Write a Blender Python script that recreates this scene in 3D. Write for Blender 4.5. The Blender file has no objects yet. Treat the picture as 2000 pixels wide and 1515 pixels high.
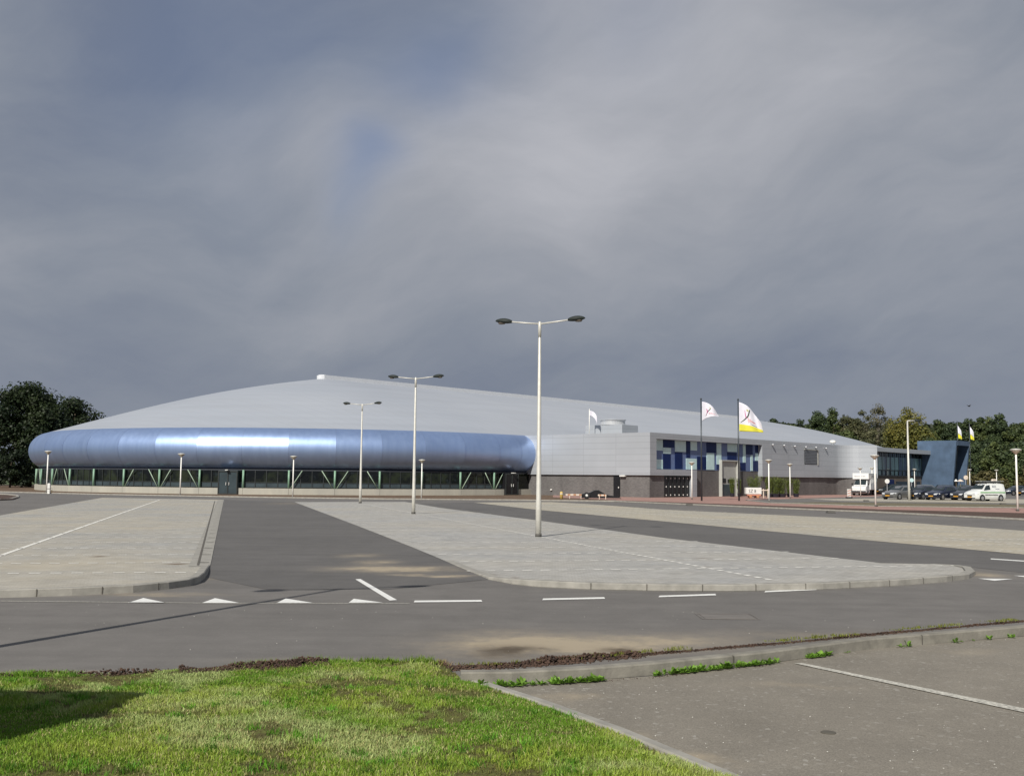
import bpy, bmesh, math, random
import numpy as np
from mathutils import Vector, Matrix
R = math.radians
sc = bpy.context.scene
col = sc.collection
random.seed(7); rng = np.random.default_rng(7)

# ---------------------------------------------------------------- camera
CAM_H, FPX, PITCH, ROLL = 2.0, 2000.0, R(4.985), R(0.515)
fwd = Vector((0, math.cos(PITCH), math.sin(PITCH)))
right0 = Vector((1, 0, 0)); up0 = Vector((0, -math.sin(PITCH), math.cos(PITCH)))
right = right0 * math.cos(ROLL) + up0 * math.sin(ROLL)
up = up0 * math.cos(ROLL) - right0 * math.sin(ROLL)
cam_loc = Vector((0, 0, CAM_H))
cd = bpy.data.cameras.new('camera'); cam = bpy.data.objects.new('camera', cd); col.objects.link(cam)
cam.matrix_world = Matrix(((right.x, up.x, -fwd.x, 0), (right.y, up.y, -fwd.y, 0), (right.z, up.z, -fwd.z, CAM_H), (0, 0, 0, 1)))
cd.sensor_width = 36; cd.lens = 36 * FPX / 2000; cd.clip_start = .1; cd.clip_end = 6000
sc.camera = cam

# ---------------------------------------------------------------- sun, sky, exposure
SUN_AZ, SUN_EL = R(24.5), R(38)          # light travels 24.5 degrees to the right of the view direction
sun_dir = Vector((-math.sin(SUN_AZ) * math.cos(SUN_EL), -math.cos(SUN_AZ) * math.cos(SUN_EL), math.sin(SUN_EL)))
sl = bpy.data.lights.new('sun', 'SUN'); sl.energy = 3.9; sl.angle = R(.6); sl.color = (1, .96, .89)
so = bpy.data.objects.new('sun', sl); col.objects.link(so); so.rotation_euler = sun_dir.to_track_quat('Z', 'Y').to_euler()
sc.view_settings.view_transform = 'Standard'; sc.view_settings.look = 'None'
sc.view_settings.exposure = 0.25; sc.view_settings.gamma = 1
def pixdir(px, py):
    return (fwd + right * ((px - 1000) / FPX) - up * ((py - 757.5) / FPX)).normalized()
w = bpy.data.worlds.new('World'); sc.world = w; w.use_nodes = True
nt = w.node_tree; nt.nodes.clear(); N = nt.nodes; L = nt.links
def nd(t, **kw):
    n = N.new(t)
    for k, v in kw.items():
        setattr(n, k, v)
    return n
def vmath(op, a, b=None):
    n = nd('ShaderNodeVectorMath', operation=op)
    for i, x in enumerate((a, b)):
        if x is None: continue
        if isinstance(x, (tuple, list, Vector)): n.inputs[i].default_value = tuple(x)
        else: L.new(x, n.inputs[i])
    return n
def fmath(op, a, b=None, clamp=False):
    n = nd('ShaderNodeMath', operation=op, use_clamp=clamp)
    for i, x in enumerate((a, b)):
        if x is None: continue
        if isinstance(x, (int, float)): n.inputs[i].default_value = x
        else: L.new(x, n.inputs[i])
    return n.outputs[0]
tc = nd('ShaderNodeTexCoord')
sky = nd('ShaderNodeTexSky', sky_type='NISHITA'); sky.sun_disc = False
sky.sun_elevation = SUN_EL; sky.sun_rotation = math.atan2(sun_dir.x, sun_dir.y); sky.dust_density = 1.5
warp = nd('ShaderNodeTexNoise'); warp.inputs['Scale'].default_value = 4.2; warp.inputs['Detail'].default_value = 6; warp.inputs['Roughness'].default_value = .45
L.new(tc.outputs['Generated'], warp.inputs['Vector'])
wv = vmath('SUBTRACT', warp.outputs['Color'], (.5, .5, .5)); wsc = nd('ShaderNodeVectorMath', operation='SCALE'); L.new(wv.outputs[0], wsc.inputs[0]); wsc.inputs['Scale'].default_value = .15
wd = vmath('ADD', tc.outputs['Generated'], wsc.outputs[0])
def blob(px, py, k):
    d = pixdir(px, py)
    dn = vmath('DISTANCE', wd.outputs[0], tuple(d)).outputs['Value']
    return fmath('EXPONENT', fmath('MULTIPLY', fmath('MULTIPLY', dn, dn), -k))
rot = nd('ShaderNodeMapping'); rot.inputs['Rotation'].default_value = (0, R(24), 0); L.new(wd.outputs[0], rot.inputs[0])
stretch = nd('ShaderNodeMapping'); stretch.inputs['Scale'].default_value = (1.1, 1.1, 3.4); L.new(rot.outputs[0], stretch.inputs[0])
flat = nd('ShaderNodeMapping'); flat.inputs['Scale'].default_value = (1.4, 1.4, 4.6); flat.inputs['Location'].default_value = (3.1, 1.7, .4); L.new(wd.outputs[0], flat.inputs[0])
cn = nd('ShaderNodeTexNoise'); cn.inputs['Scale'].default_value = 2.2; cn.inputs['Detail'].default_value = 9; cn.inputs['Roughness'].default_value = .56
L.new(stretch.outputs[0], cn.inputs['Vector'])
cn2 = nd('ShaderNodeTexNoise'); cn2.inputs['Scale'].default_value = 2.0; cn2.inputs['Detail'].default_value = 8; cn2.inputs['Roughness'].default_value = .57
L.new(flat.outputs[0], cn2.inputs['Vector'])
cmix = fmath('ADD', fmath('MULTIPLY', cn.outputs['Fac'], .55), fmath('MULTIPLY', cn2.outputs['Fac'], .45))
bright = fmath('MULTIPLY', fmath('SUBTRACT', cmix, .5), 1.7)
def addb(acc, px, py, k, amp): return fmath('ADD', acc, fmath('MULTIPLY', blob(px, py, k), amp))
for a in ((1200, 190, 45, .30), (1450, 110, 25, .26), (1020, 330, 90, .24), (860, 430, 160, .10), (1560, 200, 60, .12), (700, 240, 130, .26), (430, 240, 110, .20), (560, 600, 90, .08), (1150, 620, 160, .06),
          (250, 90, 50, -.16), (720, 60, 120, -.14), (1500, 480, 60, -.14), (1000, 860, 30, -.06), (120, 420, 90, .05), (1850, 620, 40, -.10), (300, 800, 60, -.06), (1900, 330, 60, .13), (1700, 250, 60, .10), (1150, 470, 120, .06)):
    bright = addb(bright, *a)
bright = fmath('ADD', bright, .29, clamp=True)
ramp = nd('ShaderNodeValToRGB'); e = ramp.color_ramp.elements
e[0].position = 0; e[0].color = (.150, .176, .235, 1)
e[1].position = 1; e[1].color = (.385, .392, .425, 1)
m1 = e.new(.32); m1.color = (.212, .235, .280, 1)
m2 = e.new(.65); m2.color = (.292, .306, .342, 1)
L.new(bright, ramp.inputs[0])
gap = fmath('MULTIPLY', blob(745, 335, 1300), .55)
for a in ((850, 165, 420, .42), (715, 400, 1400, .25), (420, 40, 60, .34), (950, 50, 160, .25), (1250, 20, 400, .2), (650, 120, 300, .15)):
    gap = addb(gap, *a)
gap = fmath('MULTIPLY', gap, .78, clamp=True)
skys = nd('ShaderNodeVectorMath', operation='SCALE'); L.new(sky.outputs[0], skys.inputs[0]); skys.inputs['Scale'].default_value = .055
mixs = nd('ShaderNodeMixRGB'); L.new(gap, mixs.inputs[0]); tint = vmath('MULTIPLY', skys.outputs[0], (1.0, 1.08, 1.32)); L.new(ramp.outputs[0], mixs.inputs[1]); L.new(tint.outputs[0], mixs.inputs[2])
bg = nd('ShaderNodeBackground'); bg.inputs['Strength'].default_value = 1.0; L.new(mixs.outputs[0], bg.inputs['Color'])
ow = nd('ShaderNodeOutputWorld'); L.new(bg.outputs[0], ow.inputs[0])

# ---------------------------------------------------------------- geometry helpers
def gp(px, py, z=0.0):
    "the point of the plane at height z that lies in the direction of photo pixel px, py"
    d = pixdir(px, py); t = (z - CAM_H) / d.z
    return cam_loc + d * t
def h_at(px, py, P):
    "height above P at which photo pixel py is reached"
    d = pixdir(px, py); t = math.hypot(P[0], P[1]) / math.hypot(d.x, d.y)
    return CAM_H + d.z * t
def ray_plane(px, py, P, n):
    d = pixdir(px, py); t = (Vector(P) - cam_loc).dot(n) / d.dot(n)
    return cam_loc + d * t
def at_depth(px, py, Y):
    d = pixdir(px, py); return cam_loc + d * (Y / d.y)
def tag(o, label=None, cat=None, group=None, kind=None):
    if label: o['label'] = label
    if cat: o['category'] = cat
    if group: o['group'] = group
    if kind: o['kind'] = kind
    return o
def empty(name, loc, rz=0, label=None, cat=None, group=None):
    o = bpy.data.objects.new(name, None); col.objects.link(o); o.location = loc; o.rotation_euler = (0, 0, rz)
    o.empty_display_size = .2
    return tag(o, label, cat, group)
def copy_tree(o, parent=None):
    c = o.copy(); col.objects.link(c); c.parent = parent
    for ch in list(o.children): copy_tree(ch, c)
    return c
class MB:
    def __init__(s): s.v = []; s.f = []; s.m = []
    def add(s, vs, fs, m=0):
        b = len(s.v); s.v += [tuple(v) for v in vs]; s.f += [tuple(b + i for i in f) for f in fs]; s.m += [m] * len(fs)
        return s
    def box(s, x0, x1, y0, y1, z0, z1, m=0):
        v = [(x, y, z) for z in (z0, z1) for y in (y0, y1) for x in (x0, x1)]
        return s.add(v, [(0, 2, 3, 1), (4, 5, 7, 6), (0, 1, 5, 4), (2, 6, 7, 3), (0, 4, 6, 2), (1, 3, 7, 5)], m)
    def quad(s, a, b, c, d, m=0): return s.add([a, b, c, d], [(0, 1, 2, 3)], m)
    def tube(s, pts, rads, n=10, m=0, cap=True):
        pts = [Vector(p) for p in pts]; rings = []
        for i, p in enumerate(pts):
            d = (pts[min(i + 1, len(pts) - 1)] - pts[max(i - 1, 0)]).normalized()
            a = d.cross(Vector((0, 0, 1)) if abs(d.z) < .9 else Vector((1, 0, 0))).normalized(); b = d.cross(a)
            rings.append([p + (a * math.cos(2 * math.pi * k / n) + b * math.sin(2 * math.pi * k / n)) * rads[i] for k in range(n)])
        vs = [q for r in rings for q in r]
        fs = [(i * n + k, i * n + (k + 1) % n, (i + 1) * n + (k + 1) % n, (i + 1) * n + k) for i in range(len(pts) - 1) for k in range(n)]
        if cap: fs += [tuple(range(n))[::-1], tuple((len(pts) - 1) * n + k for k in range(n))]
        return s.add(vs, fs, m)
    def lathe(s, prof, n=16, c=(0, 0, 0), m=0, axis='z', sx=1, sy=1):
        vs = []
        for r, z in prof:
            for k in range(n):
                a = 2 * math.pi * k / n; x, y = r * math.cos(a) * sx, r * math.sin(a) * sy
                p = (x, y, z) if axis == 'z' else ((x, z, y) if axis == 'y' else (z, x, y))
                vs.append((p[0] + c[0], p[1] + c[1], p[2] + c[2]))
        fs = [(i * n + k, i * n + (k + 1) % n, (i + 1) * n + (k + 1) % n, (i + 1) * n + k) for i in range(len(prof) - 1) for k in range(n)]
        fs += [tuple(range(n))[::-1], tuple((len(prof) - 1) * n + k for k in range(n))]
        return s.add(vs, fs, m)
    def poly(s, pts, m=0): return s.add(pts, [tuple(range(len(pts)))], m)
    def prism(s, pts, z0, z1, m=0):
        n = len(pts); v = [(p[0], p[1], z0) for p in pts] + [(p[0], p[1], z1) for p in pts]
        return s.add(v, [tuple(range(n))[::-1], tuple(range(n, 2 * n))] + [(i, (i + 1) % n, n + (i + 1) % n, n + i) for i in range(n)], m)
    def build(s, name, mats, parent=None, smooth=False, loc=None, recalc=True, bevel=0):
        me = bpy.data.meshes.new(name); me.from_pydata(s.v, [], s.f)
        if not isinstance(mats, (list, tuple)): mats = [mats]
        for m in mats: me.materials.append(m)
        for p, mi in zip(me.polygons, s.m): p.material_index = mi; p.use_smooth = smooth
        if recalc:
            bm = bmesh.new(); bm.from_mesh(me); bmesh.ops.recalc_face_normals(bm, faces=bm.faces); bm.to_mesh(me); bm.free()
        me.update()
        o = bpy.data.objects.new(name, me); col.objects.link(o)
        if parent: o.parent = parent
        if loc is not None: o.location = loc
        if bevel:
            b = o.modifiers.new('bevel', 'BEVEL'); b.width = bevel; b.segments = 2
        return o
def fast_mesh(name, V, F, mat, parent=None, cols=None, smooth=False):
    "V (n,3), F (m,k) numpy"
    me = bpy.data.meshes.new(name); k = F.shape[1]
    me.vertices.add(len(V)); me.vertices.foreach_set('co', V.astype(np.float32).ravel())
    me.loops.add(F.size); me.loops.foreach_set('vertex_index', F.astype(np.int32).ravel())
    me.polygons.add(len(F)); me.polygons.foreach_set('loop_start', np.arange(0, F.size, k, dtype=np.int32))
    me.update(calc_edges=True)
    if smooth: me.polygons.foreach_set('use_smooth', np.ones(len(F), bool))
    if cols is not None:
        a = me.color_attributes.new('tint', 'FLOAT_COLOR', 'POINT')
        c4 = np.ones((len(V), 4), np.float32); c4[:, :3] = cols; a.data.foreach_set('color', c4.ravel())
    me.materials.append(mat)
    o = bpy.data.objects.new(name, me); col.objects.link(o)
    if parent: o.parent = parent
    return o
def struct(o): o['kind'] = 'structure'; return o

# ---------------------------------------------------------------- materials
class Mat:
    def __init__(s, name):
        s.m = bpy.data.materials.new(name); s.m.use_nodes = True; s.t = s.m.node_tree; s.b = s.t.nodes['Principled BSDF']
        s.tc = s.t.nodes.new('ShaderNodeTexCoord'); s.co = s.tc.outputs['Object']
    def n(s, t, **kw):
        x = s.t.nodes.new(t)
        for k, v in kw.items(): setattr(x, k, v)
        return x
    def l(s, a, b): s.t.links.new(a, b)
    def noise(s, scale, detail=4, rough=.55, vec=None, fac=True):
        x = s.n('ShaderNodeTexNoise'); x.inputs['Scale'].default_value = scale; x.inputs['Detail'].default_value = detail; x.inputs['Roughness'].default_value = rough
        s.l(vec if vec is not None else s.co, x.inputs['Vector']); return x.outputs['Fac'] if fac else x.outputs['Color']
    def rng(s, v, a, b, c, d):
        x = s.n('ShaderNodeMapRange'); x.inputs[1].default_value = a; x.inputs[2].default_value = b; x.inputs[3].default_value = c; x.inputs[4].default_value = d
        s.l(v, x.inputs[0]); return x.outputs[0]
    def mix(s, f, a, b, mode='MIX'):
        x = s.n('ShaderNodeMixRGB', blend_type=mode)
        for i, q in enumerate((f, a, b)):
            if isinstance(q, (int, float)): x.inputs[i].default_value = q if i == 0 else (q, q, q, 1)
            elif isinstance(q, (tuple, list)): x.inputs[i].default_value = (*q[:3], 1)
            else: s.l(q, x.inputs[i])
        return x.outputs[0]
    def math(s, op, a, b=0, clamp=False):
        x = s.n('ShaderNodeMath', operation=op, use_clamp=clamp)
        for i, q in enumerate((a, b)):
            if isinstance(q, (int, float)): x.inputs[i].default_value = q
            else: s.l(q, x.inputs[i])
        return x.outputs[0]
    def mapping(s, scale=(1, 1, 1), rot=(0, 0, 0), loc=(0, 0, 0)):
        x = s.n('ShaderNodeMapping'); x.inputs['Scale'].default_value = scale; x.inputs['Rotation'].default_value = rot; x.inputs['Location'].default_value = loc
        s.l(s.co, x.inputs[0]); return x.outputs[0]
    def color(s, c):
        if isinstance(c, (tuple, list)): s.b.inputs['Base Color'].default_value = (*c[:3], 1)
        else: s.l(c, s.b.inputs['Base Color'])
    def bump(s, h, strength=.3, dist=.02):
        x = s.n('ShaderNodeBump'); x.inputs['Strength'].default_value = strength; x.inputs['Distance'].default_value = dist; s.l(h, x.inputs['Height']); s.l(x.outputs[0], s.b.inputs['Normal'])
    def set(s, rough=.6, metal=0, spec=.5):
        s.b.inputs['Roughness'].default_value = rough; s.b.inputs['Metallic'].default_value = metal; s.b.inputs['Specular IOR Level'].default_value = spec; return s
def simple(name, c, rough=.55, metal=0, var=.12, scale=3.0, spec=.5, bump=0):
    m = Mat(name).set(rough, metal, spec)
    nz = m.noise(scale, 5)
    m.color(m.mix(1.0, c, m.mix(m.rng(nz, .3, .7, 0, 1), 1 - var, 1 + var), 'MULTIPLY'))
    if bump: m.bump(m.noise(scale * 8, 3), bump, .01)
    return m.m
def ellipse_mask(m, items, vec):
    "stains: list of (cx, cy, rx, ry, strength) on the ground, soft and broken up"
    acc = None
    sep = m.n('ShaderNodeSeparateXYZ'); m.l(vec, sep.inputs[0])
    for cx, cy, rx, ry, st in items:
        dx = m.math('MULTIPLY', m.math('SUBTRACT', sep.outputs[0], cx), 1 / rx); dy = m.math('MULTIPLY', m.math('SUBTRACT', sep.outputs[1], cy), 1 / ry)
        g = m.math('MULTIPLY', m.math('EXPONENT', m.math('MULTIPLY', m.math('ADD', m.math('MULTIPLY', dx, dx), m.math('MULTIPLY', dy, dy)), -1.0)), st)
        acc = g if acc is None else m.math('ADD', acc, g)
    return acc
def px_ell(px, py, hw, hh, st):
    c = gp(px, py); a = gp(px + hw, py); b = gp(px, py - hh); return (c.x, c.y, abs(a.x - c.x), abs(b.y - c.y), st)

def asphalt(name, base, sand=None, dark=None, coarse=1.0, tracks=True):
    m = Mat(name).set(.88, 0, .35)
    big = m.noise(.22, 4, .6); mid = m.noise(1.7, 5, .6)
    streak = m.noise(1.0, 4, .6, m.mapping((.12, 1.6, 1), (0, 0, R(8))))
    fine = m.noise(170 / coarse, 2, .8); vor = m.n('ShaderNodeTexVoronoi'); vor.inputs['Scale'].default_value = 62 / coarse; m.l(m.co, vor.inputs['Vector'])
    c = m.mix(m.rng(big, .3, .7, 0, 1), tuple(x * .9 for x in base), tuple(x * 1.1 for x in base))
    c = m.mix(1, c, m.mix(m.rng(mid, .25, .75, 0, 1), .88, 1.1), 'MULTIPLY')
    if tracks: c = m.mix(1, c, m.mix(m.rng(streak, .3, .7, 0, 1), .91, 1.1), 'MULTIPLY')
    c = m.mix(1, c, m.mix(m.rng(fine, .3, .7, 0, 1), .72, 1.28), 'MULTIPLY')
    spk = m.rng(vor.outputs['Color'], .80, .97, 0, .8 if coarse > 1 else .25)
    c = m.mix(spk, c, (.34, .32, .28))
    wv = m.n('ShaderNodeVectorMath', operation='ADD'); ns = m.n('ShaderNodeVectorMath', operation='SCALE'); ns.inputs['Scale'].default_value = 1.3
    sub = m.n('ShaderNodeVectorMath', operation='SUBTRACT'); m.l(m.noise(.9, 5, .65, fac=False), sub.inputs[0]); sub.inputs[1].default_value = (.5, .5, .5)
    m.l(sub.outputs[0], ns.inputs[0]); m.l(m.co, wv.inputs[0]); m.l(ns.outputs[0], wv.inputs[1])
    if sand:
        k = m.math('MULTIPLY', ellipse_mask(m, sand, wv.outputs[0]), m.rng(m.noise(3.0, 6, .7), .3, .6, .35, 1.15), True)
        c = m.mix(k, c, (.36, .30, .215))
    if dark:
        k = m.math('MULTIPLY', ellipse_mask(m, dark, wv.outputs[0]), 1.0, True)
        c = m.mix(k, c, (.075, .055, .035))
    m.color(c); m.bump(fine, .25, .004)
    return m.m
M = {}
M['road'] = asphalt('road_asphalt', (.152, .142, .131),
    sand=[px_ell(1010, 1256, 140, 18, 1.3), px_ell(1180, 1262, 130, 15, 1.0), px_ell(1330, 1255, 140, 12, .6),
          px_ell(430, 1125, 30, 4, .7), px_ell(100, 1320, 160, 7, .6), px_ell(700, 1292, 200, 6, .35), px_ell(1920, 1122, 40, 5, .8), px_ell(300, 1160, 120, 3, .55), px_ell(1600, 1240, 300, 10, .22)],
    dark=[px_ell(1000, 1270, 60, 9, .95), px_ell(1215, 1270, 45, 6, .85), px_ell(480, 1130, 10, 3, .3)])
M['aisle'] = asphalt('aisle_asphalt', (.118, .112, .106), sand=[px_ell(560, 983, 40, 2, .25), px_ell(700, 1085, 40, 3, .5), px_ell(770, 1111, 95, 5, 1.5), px_ell(735, 1098, 35, 4, .8), px_ell(885, 1125, 32, 2.5, 1.1), px_ell(800, 1123, 50, 2, .7)])
M['lot'] = asphalt('lot_asphalt', (.215, .193, .158), coarse=2.2, tracks=False,
    sand=[px_ell(1310, 1480, 70, 12, .9), px_ell(1100, 1365, 60, 8, .6), px_ell(1240, 1450, 40, 14, .35), px_ell(1560, 1340, 120, 5, .3), px_ell(1880, 1270, 60, 5, .25)], dark=[px_ell(1805, 1431, 14, 2, .5)])

def pavers(name, base, sandy, rotz, stains):
    m = Mat(name).set(.85, 0, .35)
    br = m.n('ShaderNodeTexBrick'); br.inputs['Scale'].default_value = 1; br.inputs['Brick Width'].default_value = .21; br.inputs['Row Height'].default_value = .105
    br.inputs['Mortar Size'].default_value = .006; br.inputs['Color1'].default_value = (*[x * .86 for x in base], 1); br.inputs['Color2'].default_value = (*[x * 1.13 for x in base], 1)
    br.inputs['Mortar'].default_value = (*[x * .5 for x in base], 1)
    m.l(m.mapping(rot=(0, 0, rotz)), br.inputs['Vector'])
    big = m.noise(.16, 5, .62); mid = m.noise(.9, 5, .65); st = m.noise(.5, 5, .6, m.mapping((.25, 1.7, 1)))
    c = m.mix(m.rng(big, .34, .66, 0, sandy), br.outputs['Color'], (.46, .40, .29))
    c = m.mix(1, c, m.mix(m.rng(mid, .3, .7, 0, 1), .88, 1.1), 'MULTIPLY')
    c = m.mix(m.rng(st, .55, .7, 0, .3 * sandy), c, (.50, .42, .28))
    c = m.mix(m.math('MULTIPLY', ellipse_mask(m, stains, m.co), 1.0, True), c, (.13, .085, .05))
    m.color(c); m.bump(br.outputs['Fac'], .25, .004)
    return m.m
ROWROT = R(16)
M['paver_a'] = pavers('paving_sandy', (.355, .350, .330), .6, R(-2), [px_ell(193, 1087, 14, 1.2, .9), px_ell(345, 1102, 20, 1.4, .9)])
M['paver_b'] = pavers('paving_grey', (.375, .370, .355), .3, -ROWROT, [px_ell(1372, 1091, 16, 1.2, .5), px_ell(1378, 1107, 10, .8, .5), px_ell(955, 1124, 14, 3, .6), px_ell(1005, 1130, 10, 3, .5)])
M['paver_c'] = pavers('paving_tan', (.385, .365, .315), .7, -ROWROT, [px_ell(1700, 1044, 5, .6, .2)])
M['red_pave'] = simple('red_brick_paving', (.34, .20, .165), .85, var=.18, scale=1.5)
M['kerb'] = simple('concrete_kerb', (.30, .285, .25), .85, var=.2, scale=4, bump=.3)
M['kerb_dark'] = simple('weathered_kerb_concrete', (.225, .21, .175), .9, var=.25, scale=5, bump=.4)
M['white_paint'] = simple('white_road_paint', (.78, .77, .73), .6, var=.1, scale=20)
M['worn_paint'] = simple('worn_white_paint', (.46, .44, .38), .7, var=.45, scale=30)
M['white_brick'] = simple('white_paving_brick', (.72, .70, .64), .8, var=.2, scale=30)
M['soil'] = simple('brown_soil', (.075, .044, .030), .95, var=.6, scale=9, bump=.8)
M['dirt'] = simple('dry_dirt', (.125, .078, .045), .95, var=.35, scale=.8, bump=.6)
M['verge'] = simple('thin_grass_verge', (.14, .12, .07), .95, var=.4, scale=1.2, bump=.5)
M['field'] = simple('field_grass', (.06, .085, .025), .95, var=.35, scale=.3)

# ---------------------------------------------------------------- ground surfaces
def sheet(name, pts, z, mat, is_world=False):
    mb = MB()
    mb.poly([((p[0], p[1], z) if is_world else tuple(gp(p[0], p[1], z)[:2]) + (z,)) for p in pts])
    o = mb.build(name, mat, recalc=False)
    if o.data.polygons[0].normal.z < 0: o.data.flip_normals()
    bm = bmesh.new(); bm.from_mesh(o.data); bmesh.ops.triangulate(bm, faces=bm.faces, ngon_method='EAR_CLIP'); bm.to_mesh(o.data); bm.free()
    return struct(o)
sheet('ground', [(-3000, -300), (3000, -300), (3000, 4000), (-3000, 4000)], -.05, M['field'], True)
FAR = [(-700, 950), (0, 961), (200, 966), (500, 971.5), (750, 975), (1000, 977), (1200, 979.5), (1300, 984), (1450, 990.5), (1725, 1002), (2000, 1016), (2600, 1047)]
road = [tuple(gp(*p)[:2]) for p in FAR] + [(60, 8), (60, -6), (-60, -6), (-60, 40)]
sheet('road', road, 0, M['road'], True)
# dirt strip behind the far kerb, red paving, far lot
def back(pts, dy): return [(p[0], p[1] - dy) for p in pts]
sheet('dirt_strip', FAR[:7] + [(1200, 955), (1000, 952), (500, 950), (0, 946), (-700, 944)], .004, M['dirt'])
sheet('verge_strip', FAR[6:] + [(2600, 1029), (2000, 1001.5), (1725, 994.5), (1500, 986.5), (1320, 980.5), (1200, 976.5)], .008, M['soil'])
sheet('forecourt_paving', [(1080, 970.5), (1200, 976.5), (1320, 980.5), (1500, 986.5), (1725, 994.5), (2000, 1001.5), (2600, 1029), (2600, 1012), (2000, 992), (1725, 989), (1500, 982), (1455, 976.5), (1600, 972), (1700, 969.5), (1740, 966), (1740, 955), (1240, 957), (1080, 962)], .012, M['red_pave'])
sheet('verge', [(2600, 1012), (2000, 992), (1725, 989), (1500, 982), (1600, 980), (1725, 981.5), (2000, 985), (2600, 998)], .016, M['verge'])
sheet('access_road', [(1455, 976.5), (1500, 982), (1600, 980), (1725, 981.5), (2000, 985), (2600, 998), (2600, 948), (1900, 948), (1740, 955), (1740, 966), (1700, 969.5), (1600, 972)], .02, M['road'])
sheet('parking_paving', [(1580, 974), (1640, 977.5), (1800, 980), (2000, 982.5), (2600, 992), (2600, 978), (2000, 974.5), (1725, 973)], .024, M['paver_c'])
# aisles (darker asphalt) and the paved parking blocks
A_poly = [(-600, 1172), (0, 1163), (140, 1160), (285, 1152), (371, 1143), (392, 1136), (405, 1122), (412, 1100), (437, 975.5), (200, 971.5), (0, 1006), (-500, 1095)]
B_poly = [(575, 980), (700, 1027), (800, 1066), (912, 1112), (954, 1130), (1000, 1139), (1052, 1145), (1150, 1150), (1300, 1153), (1433, 1153.5), (1608, 1150), (1755, 1142.5), (1850, 1135), (1893, 1129), (1905, 1121), (1898, 1111), (1875, 1105), (1825, 1101), (1720, 1099), (1300, 1050.3), (1052, 1016), (860, 991.5), (811, 983), (790, 979.5)]
C_poly = [(925, 981), (1049, 995), (1300, 1018), (1650, 1050.5), (2000, 1082), (2500, 1127), (2500, 1070), (2000, 1036), (1650, 1011.5), (1300, 995), (1160, 984.5), (1075, 980)]
sheet('parking_aisle', [(437, 975.5), (412, 1100), (405, 1127), (520, 1150), (760, 1150), (954, 1131), (912, 1112), (700, 1027), (575, 980)], .004, M['aisle'])
sheet('parking_aisle', [(811, 983), (1052, 1016), (1300, 1050.3), (1720, 1099), (1825, 1101), (1875, 1105), (2040, 1122), (2500, 1160), (2500, 1127), (2000, 1082), (1650, 1050.5), (1300, 1018), (1049, 995), (925, 981)], .004, M['aisle'])
sheet('parking_paving', A_poly, .010, M['paver_a'])
sheet('parking_paving', B_poly, .010, M['paver_b'])
sheet('parking_paving', C_poly, .010, M['paver_c'])

def kerb_strip(path, width, hs, mat, name, side=1, z0=0.0):
    "raised kerb along a ground path; the width goes to the left (+1) or right (-1) of the travel direction"
    P = [gp(*p, 0) for p in path]; mb = MB(); n = len(P); rows = []
    if isinstance(hs, (int, float)): hs = [hs] * n
    for i, p in enumerate(P):
        d = (P[min(i + 1, n - 1)] - P[max(i - 1, 0)]); d.z = 0; d.normalize(); q = Vector((-d.y, d.x, 0)) * side * width
        h = hs[i]; b = min(.015, h * .3)
        rows.append([(p.x, p.y, z0), (p.x + q.x * .04, p.y + q.y * .04, z0 + h - b), (p.x + q.x * .14, p.y + q.y * .14, z0 + h), (p.x + q.x, p.y + q.y, z0 + h), (p.x + q.x, p.y + q.y, z0)])
    vs = [v for r in rows for v in r]
    fs = [(i * 5 + k, (i + 1) * 5 + k, (i + 1) * 5 + k + 1, i * 5 + k + 1) for i in range(n - 1) for k in range(4)]
    mb.add(vs, fs); mb.poly([rows[0][k] for k in range(5)]); mb.poly([rows[-1][k] for k in range(5)])
    return struct(mb.build(name, mat))
kerb_strip([(-600, 1175), (-200, 1171), (0, 1167), (140, 1163), (260, 1157), (330, 1150), (371, 1144), (390, 1138), (400, 1129), (405, 1119), (410, 1105)], .16, [.13] * 8 + [.12, .1, .03], M['kerb'], 'kerb', 1)
# joints of the near kerbs: shallow dark gaps
def kerb_joints(path, h, name, step=1.0, side=1):
    P = [gp(*p, 0) for p in path]; mb = MB(); acc = 0
    for a, b in zip(P[:-1], P[1:]):
        d = b - a; ln = d.length; d.normalize(); q = Vector((-d.y, d.x, 0)) * side; t = step - acc
        while t < ln:
            c = a + d * t; e = d * .008
            mb.quad(c - e - q * .004, c + e - q * .004, c + e - q * .004 + Vector((0, 0, h)), c - e - q * .004 + Vector((0, 0, h)))
            mb.quad(c - e + Vector((0, 0, h + .003)), c + e + Vector((0, 0, h + .003)), c + e + q * .15 + Vector((0, 0, h + .003)), c - e + q * .15 + Vector((0, 0, h + .003)))
            t += step
        acc = (acc + ln) % step
    return struct(mb.build(name, M['joint'], recalc=False))
M['joint'] = simple('dark_joint', (.10, .09, .075), .95)
BK = [(850, 1087), (912, 1113.5), (954, 1131), (1000, 1140), (1052, 1146), (1150, 1151), (1300, 1154), (1433, 1154.5), (1608, 1151), (1755, 1143.5), (1850, 1136), (1893, 1130), (1906, 1121), (1898, 1110.5), (1875, 1104.5), (1825, 1100.5)]
kerb_strip(BK, .2, [.005, .02, .05, .09] + [.12] * 7 + [.10, .08, .05, .02, .005], M['kerb'], 'kerb', 1)
kerb_joints(BK[4:12], .115, 'kerb_joint', 1.0)
kerb_joints([(-200, 1171), (0, 1167), (140, 1163), (260, 1157), (330, 1150)], .12, 'kerb_joint', 1.0)
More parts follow.
